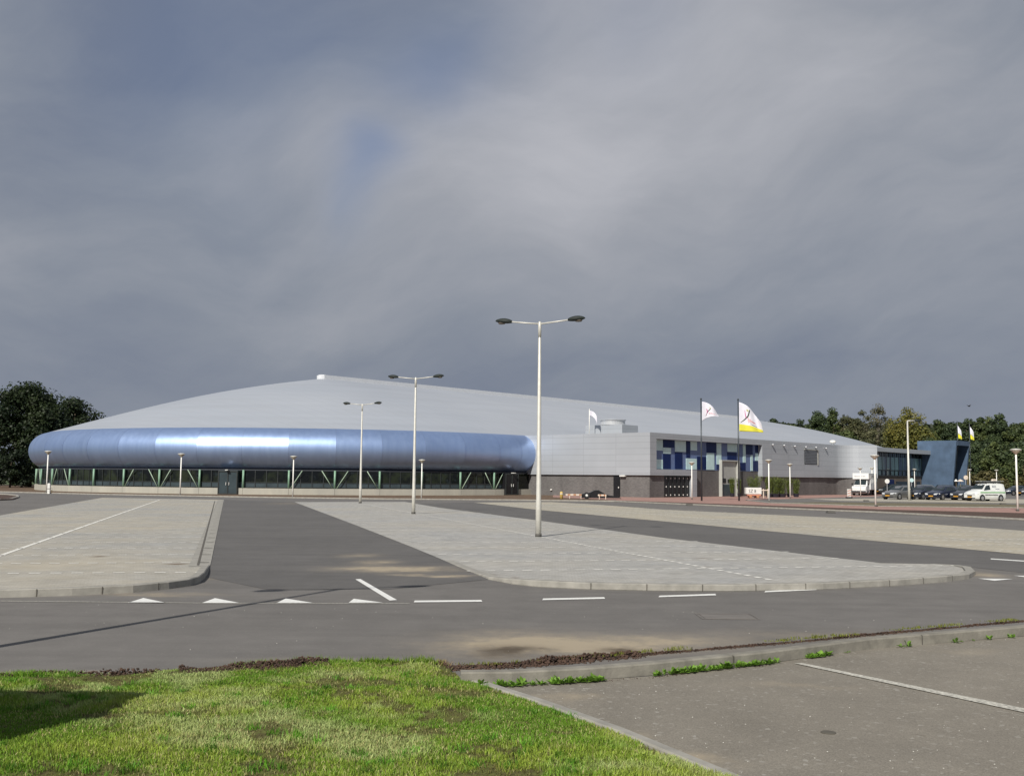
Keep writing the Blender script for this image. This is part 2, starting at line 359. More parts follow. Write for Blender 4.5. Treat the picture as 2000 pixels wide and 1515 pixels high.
# flat edging along the block sides and the far kerb
def flat_strip(pa, width, z, mat, name, side=1):
    P = [gp(*p, z) for p in pa]; mb = MB(); n = len(P); vs = []
    for i, p in enumerate(P):
        d = P[min(i + 1, n - 1)] - P[max(i - 1, 0)]; d.z = 0; d.normalize(); q = Vector((-d.y, d.x, 0)) * side * width
        vs += [(p.x, p.y, z), (p.x + q.x, p.y + q.y, z)]
    mb.add(vs, [(2 * i, 2 * i + 2, 2 * i + 3, 2 * i + 1) for i in range(n - 1)])
    o = mb.build(name, mat, recalc=False)
    if o.data.polygons[0].normal.z < 0: o.data.flip_normals()
    return struct(o)
flat_strip([(410, 1105), (412, 1098), (437, 975.8)], .45, .016, M['kerb'], 'kerb_edging', 1)
flat_strip([(389, 1103), (420, 978)], .05, .022, M['joint'], 'edging_groove', 1)
kerb_strip(FAR, .18, .10, M['kerb'], 'kerb', 1)
kerb_strip([(1455, 976.5), (1500, 982), (1725, 989), (2000, 992), (2600, 1012)], .2, .06, M['kerb'], 'kerb', 1)
# kerb of the small dirt island at the left edge
kerb_strip([(-300, 968), (-100, 974), (0, 976), (25, 975), (38, 971.5), (36, 968), (15, 965.5), (-100, 962)], .2, .1, M['kerb'], 'kerb', 1)
sheet('dirt_island', [(-300, 968), (-100, 973.5), (0, 975.5), (25, 974.5), (36, 971), (34, 968.5), (15, 966), (-100, 962.5), (-300, 961)], .06, M['soil'])

# ---------------------------------------------------------------- painted markings
def mark(name, polys, mat, z=.008):
    mb = MB()
    for p in polys:
        q = [gp(x, y, z) for x, y in p]
        mb.poly([(v.x, v.y, z) for v in q])
    o = mb.build(name, mat, recalc=False)
    for p in o.data.polygons:
        if p.normal.z < 0: p.flip()
    return struct(o)
mark('give_way_marking', [[(250, 1176.3), (324, 1176.3), (280, 1167)], [(395, 1176.5), (467, 1176.5), (420, 1167.3)], [(541, 1176.5), (611, 1176.5), (558, 1168)], [(681, 1176.3), (748, 1176), (691, 1168.5)],
     [(1910, 1129), (1942, 1133.5), (1978, 1130)], [(1980, 1123.5), (2010, 1127.5), (2046, 1124.5)]], M['white_paint'])
mark('road_marking', [[(694, 1130.5), (704, 1130), (775.5, 1171), (761, 1172)]], M['white_paint'])
def dash(x0, y0, x1, y1, h): return [(x0, y0 + h), (x1, y1 + h), (x1 - 2, y1 - h), (x0 + 2, y0 - h)]
mark('road_marking', [dash(808, 1173.8, 942, 1172.6, 1.7), dash(1059, 1169.6, 1182, 1167, 1.6), dash(1286, 1164, 1399, 1160.3, 1.5), dash(1493, 1154.6, 1595, 1150, 1.4),
     [(1935, 1090), (1935, 1091.6), (2060, 1100), (2060, 1098)]], M['white_paint'])
mark('road_marking', [[(1552, 1294.5), (1566, 1293.5), (2000, 1382), (2300, 1442), (2300, 1453), (2000, 1390)]], M['worn_paint'], .012)
mark('road_seam', [[(-200, 1170.5), (0, 1172.6), (400, 1176.6), (800, 1177.5), (800, 1178.1), (400, 1177.2), (0, 1173.3), (-200, 1171.2)]], M['worn_paint'])
# white marker bricks in rows across the bays
def brick_rows(p_near, p_far, n0, spacing, left, rightw, name, z=.016, perp_rot=0.0, centre_solid=False, skip=lambda x, y: False):
    a, b = gp(*p_near), gp(*p_far); d = (b - a); d.z = 0; ln = d.length; d.normalize(); q = Vector((d.y, -d.x, 0)); q.rotate(Matrix.Rotation(perp_rot, 3, 'Z'))
    mb = MB(); k = 0; t = n0
    def br(c, e, f):
        mb.quad(c - e - f, c + e - f, c + e + f, c - e + f)
    while t < ln:
        base = a + d * t; s = -left
        while s < rightw:
            c = base + q * s
            if not skip(c.x, c.y): br(Vector((c.x, c.y, z)), q * .11, d * .062)
            s += .4
        t += spacing
    t = 0
    while t < ln:
        c = a + d * t; br(Vector((c.x, c.y, z)), q * .06, d * (.13 if not centre_solid else .2)); t += .4
    o = mb.build(name, M['white_brick'], recalc=False)
    for p in o.data.polygons:
        if p.normal.z < 0: p.flip()
    return struct(o)
from mathutils.geometry import intersect_point_tri_2d
def inside(poly):
    P = [tuple(gp(*p)[:2]) for p in poly]
    def f(x, y):
        c = False; j = len(P) - 1
        for i in range(len(P)):
            if (P[i][1] > y) != (P[j][1] > y) and x < (P[j][0] - P[i][0]) * (y - P[i][1]) / (P[j][1] - P[i][1]) + P[i][0]: c = not c
            j = i
        return not c
    return f
inA = inside([(x, y) for x, y in A_poly]); inB = inside(B_poly); inC = inside(C_poly)
brick_rows((1500, 1132), (705, 983), 2.5, 2.35, 9, 7, 'bay_marking', perp_rot=R(-4), skip=inB)
brick_rows((-140, 1135), (312, 976), 1.4, 2.4, 6, 6.5, 'bay_marking', perp_rot=R(-6), centre_solid=True, skip=inA)
brick_rows((2450, 1100), (1000, 982), 2.5, 2.4, 7, 7, 'bay_marking', skip=inC)

# ---------------------------------------------------------------- foreground: car park corner, kerb, lawn
LOT = [(905, 1322), (950, 1340), (1050, 1334), (1270, 1320), (1500, 1295), (1700, 1267), (2000, 1242), (2600, 1192), (3200, 1500), (2400, 1900), (1650, 1620), (1400, 1515), (1200, 1432), (1050, 1374)]
sheet('car_park', LOT, .004, M['lot'])
KP = [(868, 1315), (930, 1325), (1000, 1337.5), (1270, 1320), (1500, 1295), (1700, 1268), (2000, 1242), (2600, 1192)]
kerb_strip([(900, 1338), (1000, 1337), (1150, 1329), (1270, 1319), (1500, 1295), (1700, 1268), (2000, 1242), (2600, 1192)], .13, .12, M['kerb_dark'], 'kerb', 1, .004)
kerb_joints([(900, 1338), (1000, 1337), (1150, 1329), (1270, 1319), (1500, 1295), (1700, 1268), (2000, 1242)], .118, 'kerb_joint', 3.1)
kerb_strip([(896, 1330), (1050, 1380), (1200, 1436), (1400, 1521), (1600, 1610)], .09, .05, M['kerb'], 'lawn_edging', 1)
LAWN = [(-500, 1330), (0, 1325), (200, 1322), (430, 1312), (600, 1301), (850, 1299), (880, 1307), (905, 1332), (1050, 1381), (1200, 1437), (1380, 1514), (1560, 1592), (1500, 1750), (-900, 1750)]
lw = [gp(*p) for p in LAWN]; LW = np.array([(p.x, p.y) for p in lw])
def inpoly(P, x, y):
    c = np.zeros(len(x), bool); j = len(P) - 1
    for i in range(len(P)):
        cond = ((P[i, 1] > y) != (P[j, 1] > y)); xi = (P[j, 0] - P[i, 0]) * (y - P[i, 1]) / (P[j, 1] - P[i, 1] + 1e-12) + P[i, 0]
        c ^= cond & (x < xi); j = i
    return c
def vnoise(x, y, s, seed):
    r = np.random.default_rng(seed); G = r.random((64, 64)); u = x * s; v = y * s; i = np.floor(u).astype(int); j = np.floor(v).astype(int); fu = u - i; fv = v - j
    fu = fu * fu * (3 - 2 * fu); fv = fv * fv * (3 - 2 * fv); g = lambda a, b: G[a % 64, b % 64]
    return (g(i, j) * (1 - fu) + g(i + 1, j) * fu) * (1 - fv) + (g(i, j + 1) * (1 - fu) + g(i + 1, j + 1) * fu) * fv
def fbm(x, y, s, seed): return (vnoise(x, y, s, seed) * .55 + vnoise(x, y, s * 2.1, seed + 1) * .28 + vnoise(x, y, s * 4.7, seed + 2) * .17)
def dist_edge(x, y, i0=0, i1=6):
    d = np.full(len(x), 9.)
    for i in range(i0, i1):
        a, b = LW[i], LW[i + 1]; ab = b - a; t = np.clip(((x - a[0]) * ab[0] + (y - a[1]) * ab[1]) / (ab @ ab), 0, 1)
        d = np.minimum(d, np.hypot(x - a[0] - ab[0] * t, y - a[1] - ab[1] * t))
    return d
def lawn_z(x, y):
    de = dist_edge(x, y, 0, len(LW) - 4)
    return .012 + np.clip(de / .35, 0, 1) * (.03 + .05 * fbm(x, y, 1.6, 21)) + .022 * fbm(x, y, 7, 31)
# soil surface below the lawn
gx, gy = np.meshgrid(np.arange(-7.5, 3.5, .06), np.arange(5.0, 11.6, .06)); sh = gx.shape
X, Y = gx.ravel(), gy.ravel(); Z = lawn_z(X, Y); ins = inpoly(LW, X, Y)
V = np.stack([X, Y, Z], 1); idx = np.arange(X.size).reshape(sh)
F = np.stack([idx[:-1, :-1], idx[:-1, 1:], idx[1:, 1:], idx[1:, :-1]], -1).reshape(-1, 4); F = F[ins[F].all(1)]
m = Mat('lawn_soil').set(.95, 0, .2); c = m.mix(m.rng(m.noise(9, 5, .65), .35, .65, 0, 1), (.07, .055, .025), (.14, .16, .04)); m.color(c); m.bump(m.noise(30, 4), .6, .02)
struct(fast_mesh('lawn_ground', V, F, m.m, smooth=True))
def leafmat(name, trans=.35, rough=.55):
    m = Mat(name); a = m.n('ShaderNodeAttribute', attribute_name='tint'); m.l(a.outputs['Color'], m.b.inputs['Base Color']); m.set(rough, 0, .3)
    tr = m.n('ShaderNodeBsdfTranslucent'); m.l(a.outputs['Color'], tr.inputs['Color']); ms = m.n('ShaderNodeMixShader'); ms.inputs[0].default_value = trans
    m.l(m.b.outputs[0], ms.inputs[1]); m.l(tr.outputs[0], ms.inputs[2]); m.l(ms.outputs[0], m.t.nodes['Material Output'].inputs['Surface']); return m.m
M['grass'] = leafmat('grass_blades', .3)
M['leaf'] = leafmat('leaves', .25)
def blades(x, y, z, h, w, colr, name, mat, label, lean=.5):
    n = len(x); a = rng.random(n) * 2 * math.pi; la = rng.random(n) * 2 * math.pi; lm = rng.random(n) * lean * h
    dx, dy = np.cos(a) * w, np.sin(a) * w; lx, ly = np.cos(la) * lm, np.sin(la) * lm
    V = np.empty((n, 5, 3)); V[:, 0] = np.stack([x - dx, y - dy, z], 1); V[:, 1] = np.stack([x + dx, y + dy, z], 1)
    V[:, 2] = np.stack([x + dx * .8 + lx * .4, y + dy * .8 + ly * .4, z + h * .6], 1); V[:, 3] = np.stack([x - dx * .8 + lx * .4, y - dy * .8 + ly * .4, z + h * .6], 1)
    V[:, 4] = np.stack([x + lx, y + ly, z + h * (1 - .25 * (lm / (h + 1e-6)))], 1)
    b = np.arange(n) * 5
    F = np.concatenate([np.stack([b, b + 1, b + 2], 1), np.stack([b, b + 2, b + 3], 1), np.stack([b + 3, b + 2, b + 4], 1)])
    o = fast_mesh(name, V.reshape(-1, 3), F, mat, cols=np.repeat(colr, 5, 0)); tag(o, label, 'grass', kind='stuff'); return o
n = 560000
x = rng.uniform(-6.8, 3.2, n); y = rng.uniform(5.4, 11.3, n); k = inpoly(LW, x, y); x, y = x[k], y[k]
keep = rng.random(len(x)) < np.clip(1.25 - (11 - y) * .03, .6, 1); x, y = x[keep], y[keep]
de = dist_edge(x, y); f1 = fbm(x, y, 1.1, 3); f2 = fbm(x + .3 * vnoise(x, y, 7, 5), y + .3 * vnoise(x, y, 7, 6), 2.0, 9); f3 = fbm(x, y, 6.5, 15)
bare = np.clip((f2 - .575) * 9, 0, 1) * .9 + np.clip((f3 - .66) * 5, 0, 1) * .5
edge_soil = ((x > gp(350, 1322).x) & (x < gp(600, 1309).x) & (de < .42 + .25 * fbm(x, y, 3, 44)) & (y > 9)) | (de < .12 + .62 * fbm(x, y, 1.1, 41)) & (fbm(x, y, 1.6, 40) > .42) & (y > 9.0)
keep = (rng.random(len(x)) > bare * .75) & ~(edge_soil & (rng.random(len(x)) < .93)); x, y, de, f1, f2, f3, bare = [q[keep] for q in (x, y, de, f1, f2, f3, bare)]
h = (.016 + .026 * rng.random(len(x))) * (.55 + 1.0 * f1); tuft = (de < .30); h = np.where(tuft, h * (1.0 + 1.6 * fbm(x, y, 3, 55) * (fbm(x, y, 2.0, 56) > .48)), h); h *= (1 - .35 * np.clip(bare, 0, 1))
g0 = np.array([.16, .32, .025]); g1 = np.array([.38, .47, .07]); br = np.array([.15, .12, .05]); g2 = np.array([.50, .57, .24]); straw = np.array([.50, .46, .20])
f4 = fbm(x, y, .7, 70); mixv = np.clip(f1 * 2.2 - .75 + (f4 - .5) * 1.8 + rng.normal(0, .2, len(x)), 0, 1)[:, None]
cc = g0 * (1 - mixv) + g1 * mixv
bb = np.clip(bare * 1.1 + rng.normal(0, .18, len(x)), 0, 1)[:, None] * .92; pl = np.clip((fbm(x, y, 1.3, 120) - .52) * 5 + rng.normal(0, .2, len(x)), 0, .8)[:, None]; cc = cc * (1 - pl) + g2 * pl; cc = cc * (1 - bb) + br * bb
st = (rng.random(len(x)) < .05 + .12 * (fbm(x, y, 1.4, 90) > .55))[:, None]; cc = np.where(st, straw, cc); cc *= rng.uniform(.72, 1.25, (len(x), 1))
blades(x, y, lawn_z(x, y) - .004, h, .0020 + .0018 * rng.random(len(x)), cc, 'grass', M['grass'], 'bright green patchy mown grass in the lower left foreground', .9)

# soil clods along the road edge of lawn and kerb
def clods(paths, name, label, mat):
    Vs, Fs, b = [], [], 0
    ico = bmesh.new(); bmesh.ops.create_icosphere(ico, subdivisions=1, radius=1); iv = np.array([v.co[:] for v in ico.verts]); fi = np.array([[v.index for v in f.verts] for f in ico.faces]); ico.free()
    for path, nper, spread, smin, smax in paths:
        P = [gp(*p) for p in path]
        for a, c in zip(P[:-1], P[1:]):
            d = c - a; ln = d.length; q = Vector((-d.y, d.x, 0)).normalized()
            for _ in range(int(nper * ln)):
                t = random.random(); pile = vnoise(np.array([a.x + d.x * t]), np.array([a.y + d.y * t]), 2.3, 77)[0]
                pile = .3 + .75 * pile
                off = random.gauss(0, spread); s = smin + (smax - smin) * random.random() ** 2.2 * (.5 + pile); pos = a + d * t + q * off
                zz = max(0, (pile - .3) * .12 * math.exp(-(off / spread) ** 2)) * (spread / .06) * random.random()
                if inpoly(LW, np.array([pos.x]), np.array([pos.y]))[0]: zz += float(lawn_z(np.array([pos.x]), np.array([pos.y]))[0])
                v = iv * (s * rng.uniform(.6, 1.25, (len(iv), 1))) * np.array([1, 1, .7]) + np.array([pos.x, pos.y, zz + s * .3]); Vs.append(v); Fs.append(fi + b); b += len(iv)
    o = fast_mesh(name, np.concatenate(Vs), np.concatenate(Fs), mat); tag(o, label, 'soil', kind='stuff')
clods([([(0, 1331), (200, 1326), (430, 1316), (600, 1307), (640, 1303)], 600, .045, .003, .014), ([(350, 1322), (640, 1309)], 3600, .12, .003, .015), ([(600, 1301), (860, 1300)], 420, .035, .003, .012)], 'soil_clods', 'dark brown crumbled soil along the road side of lawn', M['soil'])
TOPK = [(868, 1306), (930, 1303), (1000, 1301), (1250, 1279), (1500, 1258.5), (1750, 1235), (2000, 1213)]
clods([(TOPK[:4], 1700, .065, .003, .019), (TOPK[3:], 900, .03, .003, .012)], 'soil_clods', 'reddish brown crumbled soil heaped behind the grey kerb', M['soil'])
def tufts(path, nt, h, name, label, c0, spreadp=.03, cluster=.05, per=60, minn=.45, seed=5):
    P = [gp(*p) for p in path]; L_ = [(c - a).length for a, c in zip(P[:-1], P[1:])]; xs, ys, hs = [], [], []
    for _ in range(nt):
        i = random.choices(range(len(L_)), L_)[0]; t = random.random(); c = P[i] + (P[i + 1] - P[i]) * t
        if vnoise(np.array([c.x]), np.array([c.y]), 1.7, seed)[0] < minn: continue
        q = random.gauss(0, spreadp); hh = h * random.uniform(.4, 1.1); cl = cluster * random.uniform(.5, 1.3)
        xs.append(rng.normal(c.x, cl, per)); ys.append(rng.normal(c.y + q, cl * .5, per)); hs.append(np.full(per, hh) * rng.uniform(.5, 1.1, per))
    xs, ys, hs = map(np.concatenate, (xs, ys, hs)); cc = np.array(c0) * rng.uniform(.65, 1.3, (len(xs), 1))
    return xs, ys, hs, cc
x, y, h, cc = tufts([(0, 1327), (200, 1325), (430, 1316), (600, 1306), (850, 1303)], 200, .12, '', '', (.15, .25, .02), per=45, minn=.4)
blades(x, y, np.full(len(x), .02), h, .004 + 0 * h, cc, 'grass_tufts', M['grass'], 'taller green grass tufts at the far edge of lawn', .8)
x, y, h, cc = tufts(TOPK, 90, .05, '', '', (.20, .22, .04), per=22, minn=.45, seed=8)
blades(x, y, np.full(len(x), .03), h, .004 + 0 * h, cc, 'grass_tufts', M['grass'], 'small yellowish grass sprouting in soil behind the kerb', .9)
nt_ = 240; tx = rng.uniform(-5.5, 1.5, nt_); ty = rng.uniform(6.5, 10.2, nt_); kk_ = inpoly(LW, tx, ty) & (fbm(tx, ty, 1.0, 61) > .45); tx, ty = tx[kk_], ty[kk_]
x = np.repeat(tx, 34) + rng.normal(0, .035, 34 * len(tx)); y = np.repeat(ty, 34) + rng.normal(0, .03, 34 * len(tx)); h = rng.uniform(.03, .075, len(x)); cc = np.repeat(np.array([(.10, .24, .02)]) * rng.uniform(.7, 1.7, (len(tx), 1)), 34, 0) * rng.uniform(.75, 1.25, (len(x), 1))
blades(x, y, lawn_z(x, y), h, .003 + 0 * h, cc, 'grass_tufts', M['grass'], 'darker lush tufts scattered through the lawn', 1.1)
# leafy weeds growing in the gutter of the kerb
def weed_rosettes(path, nt, name, label, seed):
    P = [gp(*p) for p in path]; L_ = [(c - a).length for a, c in zip(P[:-1], P[1:])]; V, F, C_, b = [], [], [], 0
    for _ in range(nt):
        i = random.choices(range(len(L_)), L_)[0]; c = P[i] + (P[i + 1] - P[i]) * random.random()
        if vnoise(np.array([c.x]), np.array([c.y]), 2.6, seed)[0] < .28: continue
        R0 = .022 + .075 * random.random() ** 1.8; nl = random.randint(6, 12); tint = np.array((.19, .34, .05)) * random.uniform(.7, 1.35)
        for k_ in range(nl):
            a = random.random() * 6.28; el = random.uniform(.25, 1.2); l_ = R0 * random.uniform(.6, 1.2); wd_ = l_ * .2
            d = Vector((math.cos(a) * math.cos(el), math.sin(a) * math.cos(el), math.sin(el))); s = Vector((-math.sin(a), math.cos(a), 0)) * wd_
            o_ = Vector((c.x, c.y + random.gauss(0, .012), .012)); m_ = o_ + d * l_ * .6; t_ = o_ + d * l_ - Vector((0, 0, l_ * .15))
            V += [o_[:], (m_ + s)[:], t_[:], (m_ - s)[:]]; F.append([b, b + 1, b + 2, b + 3]); C_ += [tint * random.uniform(.8, 1.2)] * 4; b += 4
    o = fast_mesh(name, np.array(V), np.array(F), M['grass'], cols=np.array(C_)); tag(o, label, 'weeds', kind='stuff')
weed_rosettes([(930, 1343), (1000, 1341), (1150, 1333), (1270, 1322), (1500, 1298), (1660, 1275)], 420, 'weeds', 'leafy green weeds growing along the foot of kerb', 12)
weed_rosettes([(1700, 1270), (2000, 1244)], 10, 'weeds', 'scattered small weeds at the right end of kerb foot', 3)
clods([([(940, 1345), (1270, 1325), (1500, 1300)], 90, .02, .003, .007)], 'soil_crumbs', 'fine brown dirt lying in the gutter below the kerb', M['soil'])
# dry plant at the lawn corner
x = rng.normal(gp(862, 1303).x, .055, 260); y = rng.normal(gp(862, 1303).y, .04, 260)
o = blades(x, y, np.full(260, .01), rng.uniform(.03, .1, 260), np.full(260, .003), np.array([.34, .24, .13]) * rng.uniform(.6, 1.2, (260, 1)), 'dry_weed', M['grass'], 'dried straw coloured weed at the corner of the lawn', 1.2)
# little stones on the road
M['stone'] = simple('pale_stone', (.55, .53, .48), .8)
mb = MB()
for _ in range(70):
    p = gp(random.uniform(0, 2000), random.choice([random.uniform(1185, 1300), random.uniform(1180, 1230)])); s = random.uniform(.003, .008)
    mb.lathe([(s * .5, 0), (s, s * .4), (s * .5, s * .9)], 6, (p.x, p.y, .001))
for _ in range(120):
    p = gp(random.uniform(1000, 2000), random.uniform(1330, 1510)); s = random.uniform(.003, .007)
    if inside(LOT)(p.x, p.y): continue
    mb.lathe([(s * .5, 0), (s, s * .4), (s * .5, s * .9)], 6, (p.x, p.y, .004))
tag(mb.build('gravel', M['stone']), 'small pale stones scattered over the asphalt', 'gravel', kind='stuff')
#@@PART2
# ---------------------------------------------------------------- building frame
ANG = math.atan2(.743, .669); U = Vector((math.cos(ANG), math.sin(ANG), 0)); Vv = Vector((-math.sin(ANG), math.cos(ANG), 0))
P0 = gp(1270, 971.7); W_AX, A_C, R_OUT = 52.65, -2.4, 36.75
C0 = P0 + U * A_C + Vv * W_AX
def side_pt(px, py, t=0.0):
    "local (s, z) of a photo pixel on the long facade at inset t"
    p = ray_plane(px, py, P0 + Vv * t, Vv); return ((p - P0).dot(U), p.z)
def front_pt(px, py, s=0.0):
    p = ray_plane(px, py, P0 + U * s, U); return ((p - P0).dot(Vv), p.z)
M['roof'] = None
m = Mat('roof_membrane').set(.5, .0, .5)
ang = m.n('ShaderNodeSeparateXYZ'); m.l(m.co, ang.inputs[0])
big = m.noise(.05, 3, .5); ln_ = m.noise(.9, 3, .5, m.mapping((.05, .05, 2.5)))
c = m.mix(m.rng(big, .3, .7, 0, 1), (.35, .375, .415), (.40, .42, .455)); c = m.mix(1, c, m.mix(m.rng(ln_, .3, .7, 0, 1), .965, 1.035), 'MULTIPLY')
wv = m.n('ShaderNodeTexWave', wave_type='BANDS', bands_direction='X'); wv.inputs['Scale'].default_value = .21; wv.inputs['Distortion'].default_value = 0; m.l(m.co, wv.inputs['Vector'])
c = m.mix(m.rng(wv.outputs['Fac'], .985, 1, 0, .35), c, (.28, .29, .31)); stn = m.noise(.35, 6, .7, m.mapping((.6, .2, 1))); c = m.mix(m.rng(stn, .5, .75, 0, .22), c, (.33, .335, .34)); m.color(c); M['roof'] = m.m
m = Mat('blue_metal_cladding').set(.4, .8, .5)
st = m.noise(1.0, 4, .6, m.mapping((2.2, 2.2, .12))); bg_ = m.noise(.35, 2)
c = m.mix(m.rng(st, .3, .7, 0, 1), (.345, .465, .725), (.39, .515, .77)); c = m.mix(1, c, m.mix(m.rng(bg_, .3, .7, 0, 1), .95, 1.05), 'MULTIPLY'); m.color(c); m.l(m.rng(st, .3, .7, .40, .44), m.b.inputs['Roughness']); M['tube'] = m.m
M['ridge'] = simple('ridge_metal', (.66, .67, .69), .5, 0, var=.05)
M['concrete'] = None
m = Mat('concrete_plinth').set(.85, 0, .3); a_ = m.noise(.9, 5, .65, m.mapping((1, 1, .35))); b_ = m.noise(.12, 3)
c = m.mix(m.rng(a_, .35, .7, 0, 1), (.44, .42, .355), (.36, .345, .30)); c = m.mix(m.rng(b_, .5, .7, 0, .5), c, (.30, .30, .27)); m.color(c); M['concrete'] = m.m
M['glass_dark'] = simple('dark_window_glass', (.010, .014, .013), .06, 0, var=.5, scale=.4, spec=.5)
m = Mat('hall_glass').set(.08, 0, .45); a_ = m.noise(.55, 3, .6); b_ = m.noise(1.6, 2)
c = m.mix(m.rng(a_, .45, .62, 0, 1), (.004, .005, .006), (.020, .026, .014)); c = m.mix(m.rng(b_, .6, .7, 0, .5), c, (.025, .035, .04)); m.color(c); M['hall_glass'] = m.m
M['spandrel'] = simple('grey_lower_pane', (.045, .062, .07), .2, 0, var=.25, scale=.8)
M['mullion'] = simple('dark_mullion', (.03, .035, .035), .4)
M['green_steel'] = simple('pale_green_steel', (.22, .37, .26), .5, 0, var=.1)
M['green_brace'] = simple('pale_green_brace_steel', (.33, .43, .32), .5, 0, var=.1)
M['black'] = simple('black_metal', (.012, .012, .014), .35)
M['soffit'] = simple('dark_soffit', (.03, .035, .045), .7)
m = Mat('grey_panel_cladding').set(.45, .15, .5)
sp = m.n('ShaderNodeSeparateXYZ'); m.l(m.co, sp.inputs[0]); cb = m.n('ShaderNodeCombineXYZ'); m.l(m.math('ADD', sp.outputs[0], sp.outputs[1]), cb.inputs[0]); m.l(sp.outputs[2], cb.inputs[1])
br = m.n('ShaderNodeTexBrick'); br.offset = 0; br.inputs['Scale'].default_value = 1; br.inputs['Brick Width'].default_value = 4.45; br.inputs['Row Height'].default_value = .65; br.inputs['Mortar Size'].default_value = .022; br.inputs['Mortar Smooth'].default_value = .2
br.inputs['Color1'].default_value = (.385, .405, .43, 1); br.inputs['Color2'].default_value = (.41, .43, .455, 1); br.inputs['Mortar'].default_value = (.30, .315, .335, 1)
m.l(cb.outputs[0], br.inputs['Vector']); m.color(m.mix(1, br.outputs['Color'], m.mix(m.rng(m.noise(.25, 3), .3, .7, 0, 1), .96, 1.04), 'MULTIPLY')); M['panel'] = m.m
m = Mat('dark_brickwork').set(.85, 0, .3)
sp = m.n('ShaderNodeSeparateXYZ'); m.l(m.co, sp.inputs[0]); cb = m.n('ShaderNodeCombineXYZ'); m.l(m.math('ADD', sp.outputs[0], sp.outputs[1]), cb.inputs[0]); m.l(sp.outputs[2], cb.inputs[1])
br = m.n('ShaderNodeTexBrick'); br.inputs['Scale'].default_value = 1; br.inputs['Brick Width'].default_value = .21; br.inputs['Row Height'].default_value = .065; br.inputs['Mortar Size'].default_value = .006
br.inputs['Color1'].default_value = (.115, .108, .106, 1); br.inputs['Color2'].default_value = (.165, .156, .15, 1); br.inputs['Mortar'].default_value = (.12, .115, .11, 1)
m.l(cb.outputs[0], br.inputs['Vector']); c = m.mix(1, br.outputs['Color'], m.mix(m.rng(m.noise(.6, 5, .7, m.mapping((1, 1, .4))), .3, .7, 0, 1), .82, 1.2), 'MULTIPLY'); m.color(c); M['brick'] = m.m
M['navy'] = simple('navy_panel', (.004, .016, .085), .5, 0, var=.1, spec=.2)
M['teal'] = simple('pale_teal_panel', (.52, .70, .70), .6, 0, var=.06)
M['greyblue'] = simple('grey_blue_panel', (.12, .17, .32), .6, 0, var=.08)
M['silver'] = simple('galvanised_metal', (.50, .51, .52), .35, .5, var=.06)
M['beige'] = simple('beige_panel', (.40, .40, .37), .5, 0, var=.08)
M['white_metal'] = simple('white_painted_metal', (.74, .73, .69), .35, 0, var=.06)
M['blue_panel'] = simple('slate_blue_cladding', (.075, .118, .185), .5, .1, var=.22, scale=.7)

# ---------------------------------------------------------------- hall
hall = empty('ice_hall', C0, ANG, 'large oval hall with pale grey roof and rounded blue metal band', 'sports hall')
STRAIGHT = 120.0; ZR, RE, TZ, TA, TB = 15.45, 34.25, 4.72, 2.5, 2.26
th0 = 5.1; ths = sorted(set([-132.0, 48.0] + [th0 + 7.5 * k for k in range(-18, 6)]))
def loc_dir(th):
    a = R(th) - math.pi / 2 - ANG; return Vector((math.cos(a), math.sin(a), 0))
stations = []      # (base centre x, direction)
for k in range(25, 0, -1): stations.append((STRAIGHT * k / 25, Vector((0, -1, 0))))
for th in reversed(ths): stations.append((0.0, loc_dir(th)))
for k in range(1, 26): stations.append((STRAIGHT * k / 25, Vector((0, 1, 0))))
for k in range(1, 24): a = math.pi / 2 - math.pi * k / 24; stations.append((STRAIGHT, Vector((math.cos(a), math.sin(a), 0))))
ns = len(stations)
def st_pt(i, r, z): bx, d = stations[i % ns]; return (bx + d.x * r, d.y * r, z)
TE = TZ + TB * math.sin(R(76)); RET = RE + TA * math.cos(R(76))
def roof_z(r):
    q = r / RET; return TE + (ZR - TE) * (1 - q ** 1.0) + 1.0 * math.sin(math.pi * q) * (1 - .25 * q)
rs = [0] + [RET * (k / 16) for k in range(1, 17)]
mb = MB(); vs = []
for i in range(ns):
    for r in rs: vs.append(st_pt(i, r, roof_z(r)))
nr = len(rs); fs = []
for i in range(ns):
    j = (i + 1) % ns
    for k in range(nr - 1): fs.append((i * nr + k, j * nr + k, j * nr + k + 1, i * nr + k + 1))
mb.add(vs, fs); o = mb.build('roof', M['roof'], hall, smooth=True, recalc=False)
bm = bmesh.new(); bm.from_mesh(o.data); bmesh.ops.remove_doubles(bm, verts=bm.verts, dist=.001); bmesh.ops.recalc_face_normals(bm, faces=bm.faces); bm.to_mesh(o.data); bm.free()
if sum(p.normal.z for p in o.data.polygons) < 0: o.data.flip_normals()
# ridge cap
mb = MB(); mb.box(-.6, STRAIGHT, -.8, .8, ZR - .25, ZR + .40); mb.lathe([(.75, ZR - .25), (.78, ZR + .32), (.5, ZR + .46)], 20, (-.3, 0, 0)); mb.build('ridge_cap', M['ridge'], hall)
# blue band: flat facets side to side, rounded top to bottom
prof = [(RE + TA * math.cos(R(a)), TZ + TB * math.sin(R(a))) for a in np.linspace(76, -80, 22)] + [(RE - .2, TZ - TB)]
mb = MB()
for i in range(ns):
    vs = [st_pt(i, *p) for p in prof] + [st_pt(i + 1, *p) for p in prof]; n_ = len(prof)
    mb.add(vs, [(k, k + 1, n_ + k + 1, n_ + k) for k in range(n_ - 1)])
BAND = mb; flip_at = len(mb.f)
